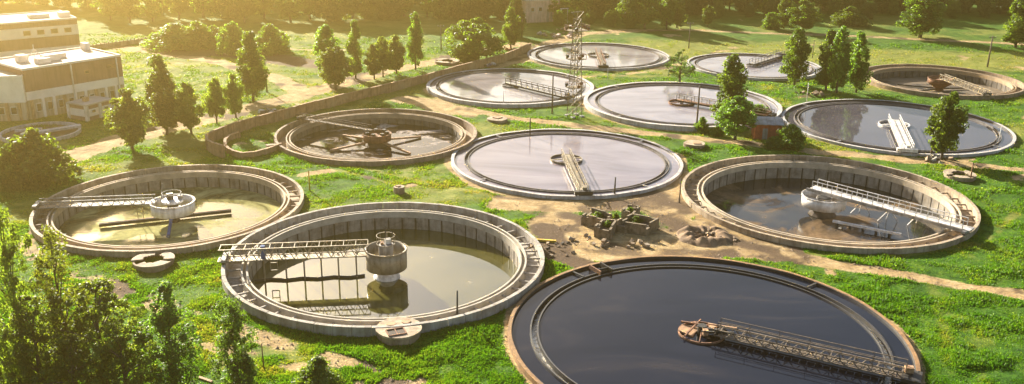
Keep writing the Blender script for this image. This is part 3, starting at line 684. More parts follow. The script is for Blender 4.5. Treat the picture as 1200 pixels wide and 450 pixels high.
def make_tank(k):
    x, y, R, z = TANK[k]
    t = thing('settling_tank', TLAB[k], 'tank', (x, y, z), 0, 'round settling tanks')
    ra, rb = R * .845, R * .888
    if k in DRAINED:
        d = DRAINED[k]; wm = d['wall']; zw = d['water']
        N = 60; a = 2 * PI / N
        me = arc_block(R - .42, R, -1.75, 0, a - .022 / R * 2).mesh('wall_section', wm)
        for i in range(N):
            o = link('wall_section', me, t); o.rotation_euler.z = i * a; o.location.z = (.012 if i % 3 == 0 else -.008 if i % 3 == 1 else 0)
        MB().lathe([(R - .5, -1.45), (rb - .05, -1.45), (rb - .05, -1.7), (R - .5, -1.7)], 128, closed=True).build('channel_floor', wm, t)
        # trough: outer lip, floor, inner lip
        MB().lathe([(rb, -1.6), (rb, -.34), (rb - .2, -.34), (rb - .2, -.85), (ra + .2, -.85), (ra + .2, -.36), (ra, -.36), (ra, -1.2), (ra + .12, -1.2), (ra + .12, -1.6)], 144, closed=True).build('weir_trough', TROUGH[k], t)
        M_ = 54; b = 2 * PI / M_
        me2 = arc_block(ra - .02, ra + .3, zw - .9, -1.22, b - .10 / ra * 2, 2).mesh('wall_panel', d['panel'])
        me3 = MB().box((ra + .02, 0, (zw - .9 - 1.25) / 2), (.16, .10, -1.25 - zw + .9)).mesh('wall_rib', steel_dark)
        for i in range(M_):
            o = link('wall_panel', me2, t); o.rotation_euler.z = i * b
            o = link('wall_rib', me3, t); o.rotation_euler.z = (i + .5) * b
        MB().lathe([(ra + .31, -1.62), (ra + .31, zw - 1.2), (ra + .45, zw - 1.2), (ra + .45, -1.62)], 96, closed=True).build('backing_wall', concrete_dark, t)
        if d['brace']:
            me4 = MB().beam((rb - .06, 0, -.75), (R - .36, 0, -.75), .16, .2).mesh('channel_brace', wm)
            for i in range(48):
                o = link('channel_brace', me4, t); o.rotation_euler.z = (i + .5) * 2 * PI / 48
        wo = MB().lathe([(.02, zw), (4, zw), (9, zw), (ra + .29, zw)], 96).build('water', W[k]); structure(wo)
    else:
        wm = FULLW[k]; zw = -.30; lip = .36 if k == 1 else (.75 if k in (9, 7) else .5)
        MB().lathe([(R - lip, -1.6), (R, -1.6), (R, 0), (R - lip, 0)], 160, closed=True, jit=lambda a, rr, zz: (.03 * math.sin(a * 17 + k) * math.sin(a * 5.3), .035 * math.sin(a * 11 + k * 2) * math.sin(a * 3.7 + 1) if zz > -1 else 0)).build('outer_wall', wm, t)
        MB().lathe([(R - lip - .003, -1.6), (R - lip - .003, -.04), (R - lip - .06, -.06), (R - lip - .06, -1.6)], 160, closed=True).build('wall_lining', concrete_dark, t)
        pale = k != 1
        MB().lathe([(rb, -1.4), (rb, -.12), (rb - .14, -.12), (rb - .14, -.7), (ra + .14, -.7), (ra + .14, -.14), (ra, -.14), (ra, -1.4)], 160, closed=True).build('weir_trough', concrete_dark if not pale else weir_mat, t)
        MB().lathe([(rb - .15, -.60), (ra + .15, -.60)], 160).build('trough_water', foam, t)
        for i in range(0, 36):     # short braces that hold the trough, a few around the ring
            if i % 9 == 4:
                a = 2 * PI * i / 36
                MB().beam((math.cos(a) * (rb - .03), math.sin(a) * (rb - .03), -.12), (math.cos(a) * (R - lip + .05), math.sin(a) * (R - lip + .05), -.12), .22, .12).build('channel_brace', steel_grey if pale else steel_dark, t)
        wo = MB().lathe([(.02, zw), (4, zw), (9, zw), (ra + .02, zw)], 128).lathe([(rb - .02, zw), (R - lip - .03, zw)], 128).build('water', W[{8: 7, 10: 9}.get(k, k)]); structure(wo)
    wo.location = (x, y, z)
    return t
weir_mat = weathered('weir_concrete', (.16, .14, .13), (.05, .045, .045), 1.0, per_obj=False)
for k in TANK: make_tank(k)

# ------------------------------------------------------------------ bridges, drums
def frame_of(k, px, py, dz=0.):
    x, y, R, z = TANK[k]
    best = min(range(1440), key=lambda i: math.hypot(*(a - b for a, b in zip(pj((x + R * math.cos(i * PI / 720), y + R * math.sin(i * PI / 720), z))[:2], (px, py)))))
    return (x, y, z), best * PI / 720, R
def railing(mb, x0, x1, y, z0, h=1.05, step=1.6, w_=.06):
    n = max(1, int(round((x1 - x0) / step)))
    for i in range(n + 1):
        xx = x0 + (x1 - x0) * i / n; mb.beam((xx, y, z0), (xx, y, z0 + h), w_)
    mb.beam((x0, y, z0 + h), (x1, y, z0 + h), w_ * 1.15); mb.beam((x0, y, z0 + h * .52), (x1, y, z0 + h * .52), w_ * .85)
    return mb
def truss_mb(x0, x1, y, z0, z1, n, c=.13, d=.085):
    mb = MB(); mb.beam((x0, y, z0), (x1, y, z0), c); mb.beam((x0, y, z1), (x1, y, z1), c)
    for i in range(n):
        a = x0 + (x1 - x0) * i / n; b = x0 + (x1 - x0) * (i + 1) / n; m = (a + b) / 2
        mb.beam((a, y, z0), (m, y, z1), d); mb.beam((m, y, z1), (b, y, z0), d)
    return mb
def end_carriage(t, R, y, mat, z=.12):
    MB().box((R - .2, 0, z + .28), (.5, y * 2 + .9, .3)).build('end_carriage', mat, t)
    for s in (-1, 1):
        MB().tube((R - .2, s * (y + .25) - .1, .19), (R - .2, s * (y + .25) + .1, .19), .19, n=12).build('wheel', steel_dark, t)
# --- tank 2: truss bridge with hanging legs, tan drum
c, rz, R = frame_of(2, 262, 306)
t = thing('truss_bridge', 'steel truss bridge on hanging legs reaching from the left rim to the tan drum', 'bridge', c, rz)
for s in (-.75, .75):
    truss_mb(2.0, R + .3, s, .2, 1.55, 12).build('truss', steel_tan, t)
deck = MB().box(((R + 2.4) / 2, 0, .36), (R - 1.4, 1.3, .08)); deck.v = [(a, b_, c_ - .2) for a, b_, c_ in deck.v]; deck.build('deck', steel_tan, t)
for i in range(13):
    xx = 2. + (R - 1.8) * i / 12; MB().beam((xx, -.75, 1.55), (xx, .75, 1.55), .07).build('cross_bar', steel_tan, t)
end_carriage(t, R, .75, steel_grey)
MB().tube((R - 4.4, .2, .1), (R - 4.4, .2, 1.7), .28, n=10).build('hose_drum', blue_paint, t)
for xx in (3.4, 5.4, 7.3, 9.2, 11.2, 13.6):
    MB().beam((xx, -.3, .40), (xx, -.3, -2.85), .17).build('hanging_leg', steel_tan, t)
sb = MB()
zz = 0
for i in range(7):
    sb.beam((2.5 + i * 1.75, -.45 + (.35 if i % 2 else 0), -2.62), (2.5 + (i + 1) * 1.75, -.45 + (0 if i % 2 else .35), -2.62), .1, .3)
sb.build('scraper_blade', steel_dark, t)
fb = MB()
for a, b in (((12.1, -.3, .4), (12.1, -.3, -1.5)), ((12.9, -.3, .4), (12.9, -.3, -1.5)), ((12.1, -.3, -1.5), (12.9, -.3, -1.5)), ((12.1, -.3, -.6), (12.9, -.3, -.6))): fb.beam(a, b, .09)
fb.build('ladder_frame', steel_tan, t)

def drum(k, name, label, mat, r, z0, z1, colr, colmat, zw, top=True, motor=white_paint, n=40):
    x, y, R, z = TANK[k]
    t = thing(name, label, 'drum', (x, y, z))
    MB().lathe([(r, z0), (r, z1), (r - .09, z1), (r - .09, z0)], n, closed=True).build('shell', mat, t, True)
    MB().lathe([(r + .04, z1 - .14), (r + .1, z1 - .14), (r + .1, z1 + .03), (r + .04, z1 + .03)], n, closed=True).build('rim_band', mat, t)
    MB().tube((0, 0, zw - .5), (0, 0, z1 - .3), colr, n=20).build('column', colmat, t)
    sp = MB()
    for i in range(4):
        a = PI / 4 + i * PI / 2; sp.beam((colr * .8 * math.cos(a), colr * .8 * math.sin(a), z0 + .6), ((r - .04) * math.cos(a), (r - .04) * math.sin(a), z0 + .6), .12)
    sp.build('spokes', mat, t)
    return t
zw = DRAINED[2]['water']
t = drum(2, 'feed_drum', 'tan steel drum on a column at the end of the truss bridge', steel_tan, 2.32, -1.55, .75, .8, steel_grey, zw)
MB().lathe([(1.5, zw - .2), (1.5, zw + .12), (1.15, zw + .5), (.85, zw + .9), (.02, zw + .9)], 24).build('column_foot', white_paint, t)
MB().tube((0, 0, .3), (0, 0, 1.25), .85, n=20).build('turntable', steel_grey, t)
cg = MB()
for zq in (1.35, 2.3): cg.lathe([(1.0, zq - .03), (1.06, zq - .03), (1.06, zq + .03), (1.0, zq + .03)], 20, closed=True)
for i in range(8): cg.beam((1.03 * math.cos(i * PI / 4), 1.03 * math.sin(i * PI / 4), 1.2), (1.03 * math.cos(i * PI / 4), 1.03 * math.sin(i * PI / 4), 2.3), .05)
cg.build('guard_rail', steel_tan, t)
MB().box((.2, .2, 1.55), (.7, .5, .55), .4).build('motor', white_paint, t)
MB().box((-.4, -.15, 1.42), (.35, .35, .3), .2).build('gearbox', rust_pale, t)
MB().tube((0, 0, 1.2), (0, 0, 3.5), .05, n=6).beam((0, 0, 3.45), (2.35, .3, .8), .05).beam((.4, -.3, 3.1), (0, 0, 3.4), .05).build('mast', steel_dark, t)
# --- tank 3
c, rz, R = frame_of(3, 47, 248)
t = thing('truss_bridge', 'grey truss bridge reaching from the left rim to the white drum of the scummy tank', 'bridge', c, rz)
for s in (-.7, .7): truss_mb(2.2, R - .35, s, .1, .9, 11, .11, .07).build('truss', steel_grey, t)
MB().box(((R + 2.4) / 2, 0, .09), (R - 1.7, 1.15, .08)).build('deck', steel_brown, t)
end_carriage(t, R, .7, steel_grey)
for xx in (3.9, 4.6): MB().beam((xx, -.3, .3), (xx, -.3, -2.7), .08).build('hanging_leg', steel_tan, t)
zw = DRAINED[3]['water']
t = drum(3, 'feed_drum', 'white round drum crowned by machinery at the centre of the yellow scummy tank', white_paint, 2.75, -1.35, .15, .7, steel_dark, zw)
MB().lathe([(1.35, .05), (1.35, .3), (.02, .36)], 24).build('top_plate', white_paint, t)
MB().box((-.3, .1, .75), (.8, .6, .8), .5).build('motor', steel_dark, t)
MB().box((.9, .5, .55), (.6, .5, .5), .2).build('gearbox', steel_grey, t)
gr = MB()
for i in range(6): gr.beam((1.2 * math.cos(i), 1.2 * math.sin(i), .2), (1.2 * math.cos(i), 1.2 * math.sin(i), 1.3), .05)
gr.lathe([(1.18, 1.25), (1.24, 1.25), (1.24, 1.31), (1.18, 1.31)], 16, closed=True).build('guard_rail', steel_grey, t)
MB().tube((-1.6, .4, 0), (-1.4, .8, 2.3), .06, n=6).build('mast', steel_grey, t)
p1, p2 = at(116, 264, .8 + zw + .35), at(271, 247, .8 + zw + .35)
sa = thing('scraper_arm', 'long dark scraper arm lying across the yellow scum under the white drum', 'scraper', (0, 0, 0))
MB().beam(p1, p2, .34, .42).build('boom', steel_dark, sa)
MB().beam(p1 + Vector((0, .1, .24)), p2 + Vector((0, .1, .24)), .18, .05).build('top_rail', rust_pale, sa)
x, y, R3, z3 = TANK[3]
p3 = at(197, 277, .8 + zw + .2)
tag(MB().tube((x + .1, y - 1.2, z3 + zw + .9), p3, .22, n=10).build('drain_pipe', blue_paint), 'blue-grey pipe sloping down from under the white drum', 'pipe')
# --- tank 5
c, rz, R = frame_of(5, 1131, 267, .1)
t = thing('walkway_bridge', 'long pale walkway with double railings from the white drum to the right rim', 'bridge', c, rz)
MB().box(((R - 1.6) / 2, 0, .62), (R + 2.2, 1.5, .12)).build('deck', white_paint, t)
for s in (-.66, .66): MB().beam((-2.4, s, .38), (R - .2, s, .38), .16, .38).build('girder', steel_grey, t)
for s in (-.7, .7): railing(MB(), -1.6, R - .6, s, .68, 1.05, 1.5, .075).build('railing', white_paint, t)
end_carriage(t, R, .8, steel_grey)
zw = DRAINED[5]['water']
t5 = drum(5, 'feed_drum', 'white ring drum half under the railed walkway of the right tank', white_paint, 2.95, -1.55, -.05, .9, concrete_dark, zw)
MB().lathe([(.95, -.55), (1.05, -.55), (1.05, -.4), (.95, -.4)], 20, closed=True).build('inner_ring', steel_grey, t5)
x5, y5, R5, z5 = TANK[5]
MB().lathe([(1.9, zw + .05), (1.3, zw + .75), (.9, zw + .9)], 14).build('column_foot', soil_dark, t5)
e1, e2 = at(976, 259, z5 + zw + .55), at(1056, 275, z5 + zw + .5)
sa = thing('scraper_arm', 'low pale scraper arm with triangular stays beneath the right walkway', 'scraper', (0, 0, 0))
MB().beam(e1, e2, .4, .28).build('boom', white_paint, sa)
for i in range(5):
    a = e1.lerp(e2, (i + .3) / 5.2); MB().beam(a, a + Vector((.1, -.3, -.75)), .2, .3).build('blade', steel_dark, sa)
for px, py in ((1008, 250), (1040, 259), (1075, 264)):
    b0 = at(px, py, z5 + zw + .1); tp = at(px + 3, py - 14, z5 + .1)
    m_ = MB()
    for dx, dy in ((-1.3, .1), (1.3, -.1), (.2, .9)): m_.beam(b0 + Vector((dx, dy, 0)), tp, .09)
    m_.build('stay_frame', white_paint, sa)
# --- tank 6
c, rz, R = frame_of(6, 352, 139)
t = thing('truss_bridge', 'thin weathered bridge reaching from the left rim to the rusty drum', 'bridge', c, rz)
for s in (-.5, .5): truss_mb(1.4, R + .6, s, .2, .9, 9, .07, .05).build('truss', wood_pole, t)
MB().box(((R + 1.6) / 2, 0, .16), (R - .6, .7, .06)).build('deck', wood_pole, t)
end_carriage(t, R, .5, steel_tan)
zw = DRAINED[6]['water']
t = drum(6, 'feed_drum', 'rust-red drum with scraper arms in the black scummy tank', rust, 2.35, -1.35, -.2, 1.2, rust, zw)
MB().lathe([(2.2, zw - .2), (1.5, zw + .5), (1.2, zw + .9)], 20).build('column_foot', soil_dark, t)
for a in (2.5, 5.55, 3.7, .6):
    MB().beam((1.0 * math.cos(a), 1.0 * math.sin(a), zw + .75), (8.3 * math.cos(a), 8.3 * math.sin(a), zw + .2), .35, .3).build('scraper_arm', rust_pale, t)
lump = MB()
for i in range(7):
    a = i * .9; lump.box((1.7 * math.cos(a), 1.7 * math.sin(a), -.05), (.6, .5, .35), a)
lump.build('machinery', steel_dark, t)
# --- tank 12
c, rz, R = frame_of(12, 1157, 107)
t = thing('truss_bridge', 'dirty narrow bridge from the rusty funnel drum to the near right rim', 'bridge', c, rz)
for s in (-.55, .55): truss_mb(.5, R + .3, s, .1, 1.1, 12, .12, .09).build('truss', steel_tan, t)
MB().box(((R + .6) / 2, 0, .06), (R - .2, 1.0, .07)).build('deck', steel_tan, t)
end_carriage(t, R, .5, steel_dark)
zw = DRAINED[12]['water']
t = drum(12, 'feed_drum', 'rusty funnel drum at the centre of the far right drained tank', rust, 2.5, -1.0, .1, .7, rust, zw)
MB().lathe([(2.5, -1.0), (1.0, -2.0), (1.0, zw - .3)], 24).build('funnel', rust, t, True)
for a in (3.6, 2.6, .2): MB().beam((.9 * math.cos(a), .9 * math.sin(a), zw + .4), (8.5 * math.cos(a), 8.5 * math.sin(a), zw + .25), .3).build('scraper_arm', steel_dark, t)
# --- tank 1: rusty scum ring, long truss bridge with railings
c, rz, R = frame_of(1, 1066, 445)
t = thing('truss_bridge', 'long rusty railed bridge from the scum ring to the rim of the dark tank', 'bridge', c, rz)
for s in (-.52, .52):
    m_ = truss_mb(.8, R - 1.4, s, .12, .75, 14, .11, .07); m_.build('truss', steel_brown, t)
    railing(MB(), 1.2, R - 1.2, s, .75, .8, 2.6, .055).build('railing', steel_brown, t)
gp = MB()
for i in range(24):
    xx = 1.2 + (R - 2.4) * (i + .5) / 24; gp.box((xx, 0, .2), ((R - 2.4) / 24 - .08, .8, .05))
gp.build('deck', steel_brown, t)
for i in range(9):
    xx = 1.5 + (R - 3) * i / 8; MB().beam((xx, -.52, .75), (xx, .52, .75), .08).build('cross_bar', steel_brown, t)
MB().box((R - .7, 0, .28), (1.6, 2.1, .35)).build('end_carriage', steel_dark, t)
for s in (-1, 1): MB().tube((R - .25, s * .95 - .1, .25), (R - .25, s * .95 + .1, .25), .24, n=12).build('wheel', steel_dark, t)
MB().box((R - 1.0, .4, .75), (.7, .6, .5), .3).build('drive_box', rust_pale, t)
x, y, R, z = TANK[1]
t = thing('scum_ring', 'rusty ring with a tilted tray at the centre of the dark blue tank', 'ring', (x - .35, y + .3, z - .12), rz)
MB().lathe([(2.25, -.7), (2.25, .0), (2.14, .0), (2.14, -.7)], 40, closed=True).build('ring_wall', rust, t)
sp = MB()
for a in (.7, 2.2, 4.9): sp.beam((0, 0, .25), (2.16 * math.cos(a), 2.16 * math.sin(a), .0), .1)
sp.build('spokes', rust, t)
mb = MB(); mb.add([(-2.1, -.8, .05), (-.5, -1.2, -.05), (-.5, .8, -.02), (-2.1, .6, .08), (-2.1, -.8, -.12), (-.5, -1.2, -.22), (-.5, .8, -.2), (-2.1, .6, -.1)],
                  [(0, 1, 2, 3), (7, 6, 5, 4), (0, 4, 5, 1), (1, 5, 6, 2), (2, 6, 7, 3), (3, 7, 4, 0)]); mb.build('tray', rust_pale, t)
MB().tube((0, 0, -.8), (0, 0, .7), .45, n=16).build('column', steel_dark, t)
for dx, dy, w_, h_ in ((.9, .5, .7, .5), (.5, -.6, .5, .6), (1.5, .1, .6, .4)): MB().box((dx, dy, .35), (w_, .5, h_), dx).build('machinery', rust_pale if dx < 1.4 else steel_dark, t)
MB().beam((-2.3, .7, .22), (1.6, 1.0, .4), .16).build('frame_beam', rust, t); MB().beam((-1.1, -1.9, .15), (-.7, 1.9, .3), .14).build('frame_beam', rust, t)
MB().beam((.2, -.9, .5), (3.2, -.5, .95), .12).build('frame_beam', steel_dark, t); MB().beam((.3, .9, .55), (3.2, .5, .95), .12).build('frame_beam', rust_pale, t)
MB().tube((.3, -.3, .35), (2.4, .1, .6), .3, .22, 10).build('drive_shaft', steel_dark, t)
# --- railed bridges of the brimming tanks
def rail_bridge(k, px, py, name, label, mat, dmat, ring_r, width=1.3, white_top=False, dx=0.0):
    c, rz, R = frame_of(k, px, py, .3)
    t = thing(name, label, 'bridge', c, rz)
    x0, x1 = -.9 if not white_top else -1.6, R - .15
    MB().box(((x0 + x1) / 2, 0, .34), (x1 - x0, width, .1)).build('deck', dmat, t)
    for s in (-1, 1):
        MB().beam((x0, s * (width / 2 - .06), .17), (x1, s * (width / 2 - .06), .17), .14, .24).build('girder', steel_dark, t)
        railing(MB(), x0 + .1, x1 - .1, s * (width / 2 - .02), .39, 1.0, 1.6, .08).build('railing', mat, t)
    MB().box((R - .35, 0, .42), (.8, width + 1.2, .5)).build('end_carriage', steel_dark if not white_top else white_paint, t)
    for s in (-1, 1): MB().tube((R - .25, s * (width / 2 + .4) - .1, .2), (R - .25, s * (width / 2 + .4) + .1, .2), .2, n=10).build('wheel', steel_dark, t)
    MB().box((R - 1.1, .2, .72), (.9, .6, .65)).build('drive_box', dmat, t)
    MB().tube((0, 0, -1.5), (0, 0, .3), .4, n=12).build('pivot_column', concrete_pale, t)
    x, y, R, z = TANK[k]
    g = thing('feed_ring', 'shallow ring round the pivot of the ' + label.split(',')[0], 'ring', (x, y, z))
    MB().lathe([(ring_r, -.9), (ring_r, .02), (ring_r - .12, .02), (ring_r - .12, -.9)], 40, closed=True).build('ring_wall', dmat, g)
    sp = MB()
    for a in (0.3, PI + .3): sp.beam((.42 * math.cos(a), .42 * math.sin(a), -.05), ((ring_r - .1) * math.cos(a), (ring_r - .1) * math.sin(a), -.05), .3, .1)
    sp.build('spokes', dmat, g)
    return t
rail_bridge(4, 684, 228, 'railed_bridge', 'railed bridge of the lilac tank, from the ring to the near rim', steel_tan, steel_tan, 2.5)
rail_bridge(11, 1063, 179, 'railed_bridge', 'white bridge of the slate tank, wide and bright', white_paint, white_paint, 2.7, 1.9, True)
rail_bridge(9, 908, 141, 'railed_bridge', 'brown bridge of the white-rimmed tank, running behind the poplar', steel_tan, rust, 2.5, 1.1)
rail_bridge(7, 668, 113, 'railed_bridge', 'dark bridge of the pale tank beside the mast, slanting to its right rim', steel_dark, steel_grey, 1.8, 1.3)
rail_bridge(8, 707, 81, 'railed_bridge', 'short dark bridge of the farthest tank, reaching its near rim', rust, steel_tan, 2.7, 1.2)
rail_bridge(10, 917, 59, 'railed_bridge', 'pale bridge of the top right tank, slanting up to its far rim', steel_grey, steel_grey, 1.8, 1.5)
# square sampling weir box at the back of the dark tank
x, y, R, z = TANK[1]
p = at(707, 317, z); a = math.atan2(p.y - y, p.x - x)
t = thing('sluice_box', 'small rusty sluice box on the back trough of the dark tank', 'sluice', (x, y, z), a)
for s in (-1, 1): MB().beam((R * .85, s * .75, .03), (R * .965, s * .75, .03), .14, .5).build('side_plate', rust if s > 0 else steel_dark, t)
MB().beam((R * .89, -.68, .05), (R * .89, .68, .05), .08, .3).build('gate_plate', steel_dark, t)

# ------------------------------------------------------------------ lattice mast
b = at(673, 137); H = height_of(b, 14)
t = thing('lattice_mast', 'tall steel lattice floodlight mast standing between the upper tanks', 'mast', b, .5)
def hw(zz): return 1.0 - .55 * zz / H
for sx, sy in ((-1, -1), (1, -1), (1, 1), (-1, 1)):
    MB().beam((sx * hw(0), sy * hw(0), -.2), (sx * hw(H - 1.2), sy * hw(H - 1.2), H - 1.2), .11).build('leg', steel_tan, t)
    MB().box((sx * hw(0), sy * hw(0), .1), (.7, .7, .5)).build('footing', concrete_pale, t)
N = 13
for f in range(4):
    br = MB(); cs = [(-1, -1), (1, -1), (1, 1), (-1, 1)]
    a, c2 = cs[f], cs[(f + 1) % 4]
    for i in range(N):
        z0, z1 = (H - 1.2) * i / N, (H - 1.2) * (i + 1) / N
        p0 = (a[0] * hw(z0), a[1] * hw(z0), z0); p1 = (c2[0] * hw(z1), c2[1] * hw(z1), z1)
        q0 = (c2[0] * hw(z0), c2[1] * hw(z0), z0); q1 = (a[0] * hw(z1), a[1] * hw(z1), z1)
        br.beam(p0, p1, .05); br.beam(q0, q1, .05); br.beam(q1, p1, .05)
    br.build('lattice', steel_tan, t)
for zf, wd in ((.29, 2.9), (.56, 2.9), (.83, 3.6)):
    zz = H * zf
    pl = MB()
    pl.box((0, 0, zz), (wd, wd * .75, .1)); pl.build('platform', steel_tan, t)
    rl = MB()
    for s in (-1, 1):
        rl.beam((-wd / 2, s * wd * .37, zz + .9), (wd / 2, s * wd * .37, zz + .9), .08); rl.beam((s * wd / 2, -wd * .37, zz + .9), (s * wd / 2, wd * .37, zz + .9), .08)
        for q in (-1, 0, 1): rl.beam((q * wd / 2, s * wd * .37, zz), (q * wd / 2, s * wd * .37, zz + .9), .06)
    rl.build('platform_rail', rust, t)
    for q in range(5 if zf > .8 else 3):
        a = q * 2 * PI / (5 if zf > .8 else 3) + .4
        MB().tube((math.cos(a) * wd * .48, math.sin(a) * wd * .4, zz + .55), (math.cos(a) * wd * .66, math.sin(a) * wd * .55, zz + .35), .22, .34, 10).build('floodlight', steel_dark if q % 2 else rust, t)
MB().beam((-1.3, 0, H), (1.3, 0, H), .09).beam((-1.3, 0, H - .0), (0, 0, H - 1.2), .06).beam((1.3, 0, H), (0, 0, H - 1.2), .06).beam((0, 0, H - 1.3), (0, 0, H + .2), .08).build('top_bar', steel_tan, t)

# ------------------------------------------------------------------ poles and posts
def pole(xb, yb, yt, label, mat=wood_pole, r=.15, name='pole', arm=False, lean=(0, 0), z=0., group='poles standing among the tanks', cat='pole'):
    b = at(xb, yb, z); h = height_of(b, yt)
    t = thing(name, label, cat, b, 0, group)
    MB().tube((0, 0, -.3), (lean[0], lean[1], h), r, r * .72, 9).build('shaft', mat, t, True)
    if arm:
        MB().beam((lean[0] - .8, lean[1], h - .35), (lean[0] + .8, lean[1], h - .35), .12).build('crossarm', mat, t)
        for s in (-.7, 0, .7): MB().tube((lean[0] + s, lean[1], h - .3), (lean[0] + s, lean[1], h - .08), .06, n=6).build('insulator', white_paint, t)
    else:
        MB().tube((lean[0], lean[1], h), (lean[0], lean[1], h + .05), r * .8, r * .5, 9).build('cap', steel_dark, t)
    return t
pole(313, 108, 72, 'dark wooden pole at the fork of the dirt road on the left')
pole(435, 80, 52, 'wooden pole between the slim spire poplar and the row of three trees')
pole(517, 60, 29, 'tall wooden pole at the edge of the field left of the big round tree', arm=True)
pole(647, 133, 87, 'wooden pole in front of the pale tank left of the mast', r=.16)
pole(621, 160, 138, 'short dark post on the far rim of the lilac tank', steel_dark, .12)
pole(720, 231, 208, 'dark post on the near rim of the lilac tank', steel_dark, .14)
pole(796, 238, 209, 'thin post at the left rim of the right drained tank', wood_pole, .1)
pole(807, 57, 26, 'wooden pole beyond the gap between the two top tanks', arm=True)
pole(816, 152, 101, 'tall wooden pole beside the small round shrub by the path', r=.17)
pole(1091, 183, 126, 'tall wooden pole left of the leafy tree on the slate tank', r=.2)
pole(1157, 79, 42, 'tall wooden pole behind the far right drained tank', r=.2, arm=True)
pole(952, 68, 47, 'thin pole on the dry grass behind the top right tank', r=.1)
pole(945, 121, 97, 'thin white post at the left rim of the slate tank', white_paint, .09)
pole(1170, 168, 148, 'thin white post at the right rim of the slate tank', white_paint, .09)
pole(712, 93, 80, 'thin white post between the mast and the farthest tank', white_paint, .07)
pole(536, 373, 341, 'black post on the near rim of the drained grey tank', steel_dark, .11)
pole(309, 432, 403, 'rusty thin post on the dry grass below the drained grey tank', rust, .06)
pole(1137, 211, 191, 'rusty post beside the manhole ring on the right', rust, .12)
pole(363, 223, 200, 'yellow marker post by the right rim of the yellow scummy tank', yellow_paint, .12)
pole(590, 124, 107, 'thin white post on the near rim of the pale tank beside the mast', white_paint, .08)

# ------------------------------------------------------------------ manhole chambers
def manhole(px, py, wpx, label, kind=0, h=.5):
    b = at(px, py); s = F / pj(b)[2]; r = wpx / s / 2
    t = thing('manhole_chamber', label, 'manhole', (b.x, b.y, 0), px * .37, 'concrete manhole chambers in the grass')
    rnd = random.Random(int(px))
    j = {}
    def jit(a, rr, z): return (math.sin(a * 3 + px) * .04 * r, math.sin(a * 5 + px) * .02)
    MB().lathe([(r, -.2), (r, h), (r - .22, h), (r - .22, -.2)], 28, closed=True, jit=jit).build('ring_wall', concrete_brown, t)
    MB().lathe([(.02, h - .55 if kind == 1 else h - .2), (r - .2, h - .55 if kind == 1 else h - .2)], 24).build('chamber_floor', soil_dark, t)
    if kind == 0:      # slab with two round hatches and a square hole painted dark
        n = 22
        pts = [(math.cos(2 * PI * i / n) * (r * 1.06) * (1 + rnd.uniform(-.03, .02)), math.sin(2 * PI * i / n) * r * 1.06) for i in range(n)]
        MB().prism(pts, h + .004, h + .2).build('slab', concrete_warm, t)
        MB().box((r * .25, r * .42, h + .215), (r * .8, r * .6, .02)).build('opening_sheet', soil_dark, t)  # dark sheet on the slab, painted in for the shade of a hole
        fr_ = MB()
        for q in (-1, 1): fr_.beam((r * .25 + q * r * .4, r * .12, h + .26), (r * .25 + q * r * .4, r * .72, h + .26), .1); fr_.beam((r * -.15, r * .42 + q * r * .3, h + .26), (r * .65, r * .42 + q * r * .3, h + .26), .1)
        fr_.beam((r * .25, r * .12, h + .25), (r * .25, r * .72, h + .25), .08).build('opening_frame', rust, t)
        for q in (-.45, .25): MB().tube((r * q, -r * .45, h + .2), (r * q, -r * .45, h + .27), r * .22, n=16).build('hatch', rust_pale, t)
    elif kind == 1:    # broken slab, half open
        n = 14
        for a0, a1 in ((.3, 2.2), (2.6, 3.8), (4.3, 5.9)):
            pts = [(math.cos(a0 + (a1 - a0) * i / n) * r * 1.05, math.sin(a0 + (a1 - a0) * i / n) * r * 1.05) for i in range(n + 1)]
            pts += [(math.cos(a1 - (a1 - a0) * i / n) * r * rnd.uniform(.45, .6), math.sin(a1 - (a1 - a0) * i / n) * r * rnd.uniform(.45, .6)) for i in range(n + 1)]
            MB().prism(pts, h + .004, h + .16).build('slab_fragment', concrete_warm, t)
    else:
        MB().prism([(math.cos(2 * PI * i / 18) * r * .95, math.sin(2 * PI * i / 18) * r * .95) for i in range(18)], h - .15, h + .04).build('slab', concrete_warm, t)
        MB().box((r * .2, -r * .1, h + .1), (r * .7, r * .7, .14), .4).build('hatch', rust_pale, t)
manhole(180, 309, 46, 'broken round manhole with a half-open slab below the leftmost tank', 1, .45)
manhole(468, 394, 51, 'round manhole slab with two small hatches in front of the drained grey tank', 0, .75)
manhole(583, 142, 24, 'small round manhole between the black scummy and lilac tanks', 2)
manhole(814, 171, 25, 'small pale manhole on the grass left of the hut path', 2)
manhole(1124, 208, 34, 'round manhole ring beside the rusty post on the right', 1, .5)
manhole(524, 74, 28, 'low concrete ring by the road below the big round tree', 1, .5)
manhole(468, 226, 13, 'tiny manhole head at the back rim of the drained grey tank', 2, .9)

# ------------------------------------------------------------------ loose rubble heaps
def heap(px, py, n, spread, size, label, mat=rubble_mat, mats=None):
    b = at(px, py); rnd = random.Random(int(px * 7 + py))
    t = thing('rubble_heap', label, 'rubble', (b.x, b.y, 0))
    for i in range(n):
        s = size * rnd.uniform(.5, 1.3); m = MB()
        m.box((0, 0, 0), (s, s * rnd.uniform(.6, 1.1), s * rnd.uniform(.4, .8)))
        m.v = [(a * rnd.uniform(.75, 1.15), b_ * rnd.uniform(.75, 1.15), c_ * rnd.uniform(.75, 1.1)) for a, b_, c_ in m.v]
        o = m.build('chunk', (mats or [mat])[i % len(mats or [mat])], t)
        rr = spread * rnd.random() ** .7; a = rnd.uniform(0, 2 * PI)
        o.location = (rr * math.cos(a) * 1.3, rr * math.sin(a), s * .2 + .35 * (1 - rr / spread)); o.rotation_euler = (rnd.uniform(-.5, .5), rnd.uniform(-.5, .5), rnd.uniform(0, 3))
heap(1098, 188, 14, 2.2, .7, 'grey rubble beside the near rim of the slate tank', mats=[concrete, soil_dark, rubble_mat])
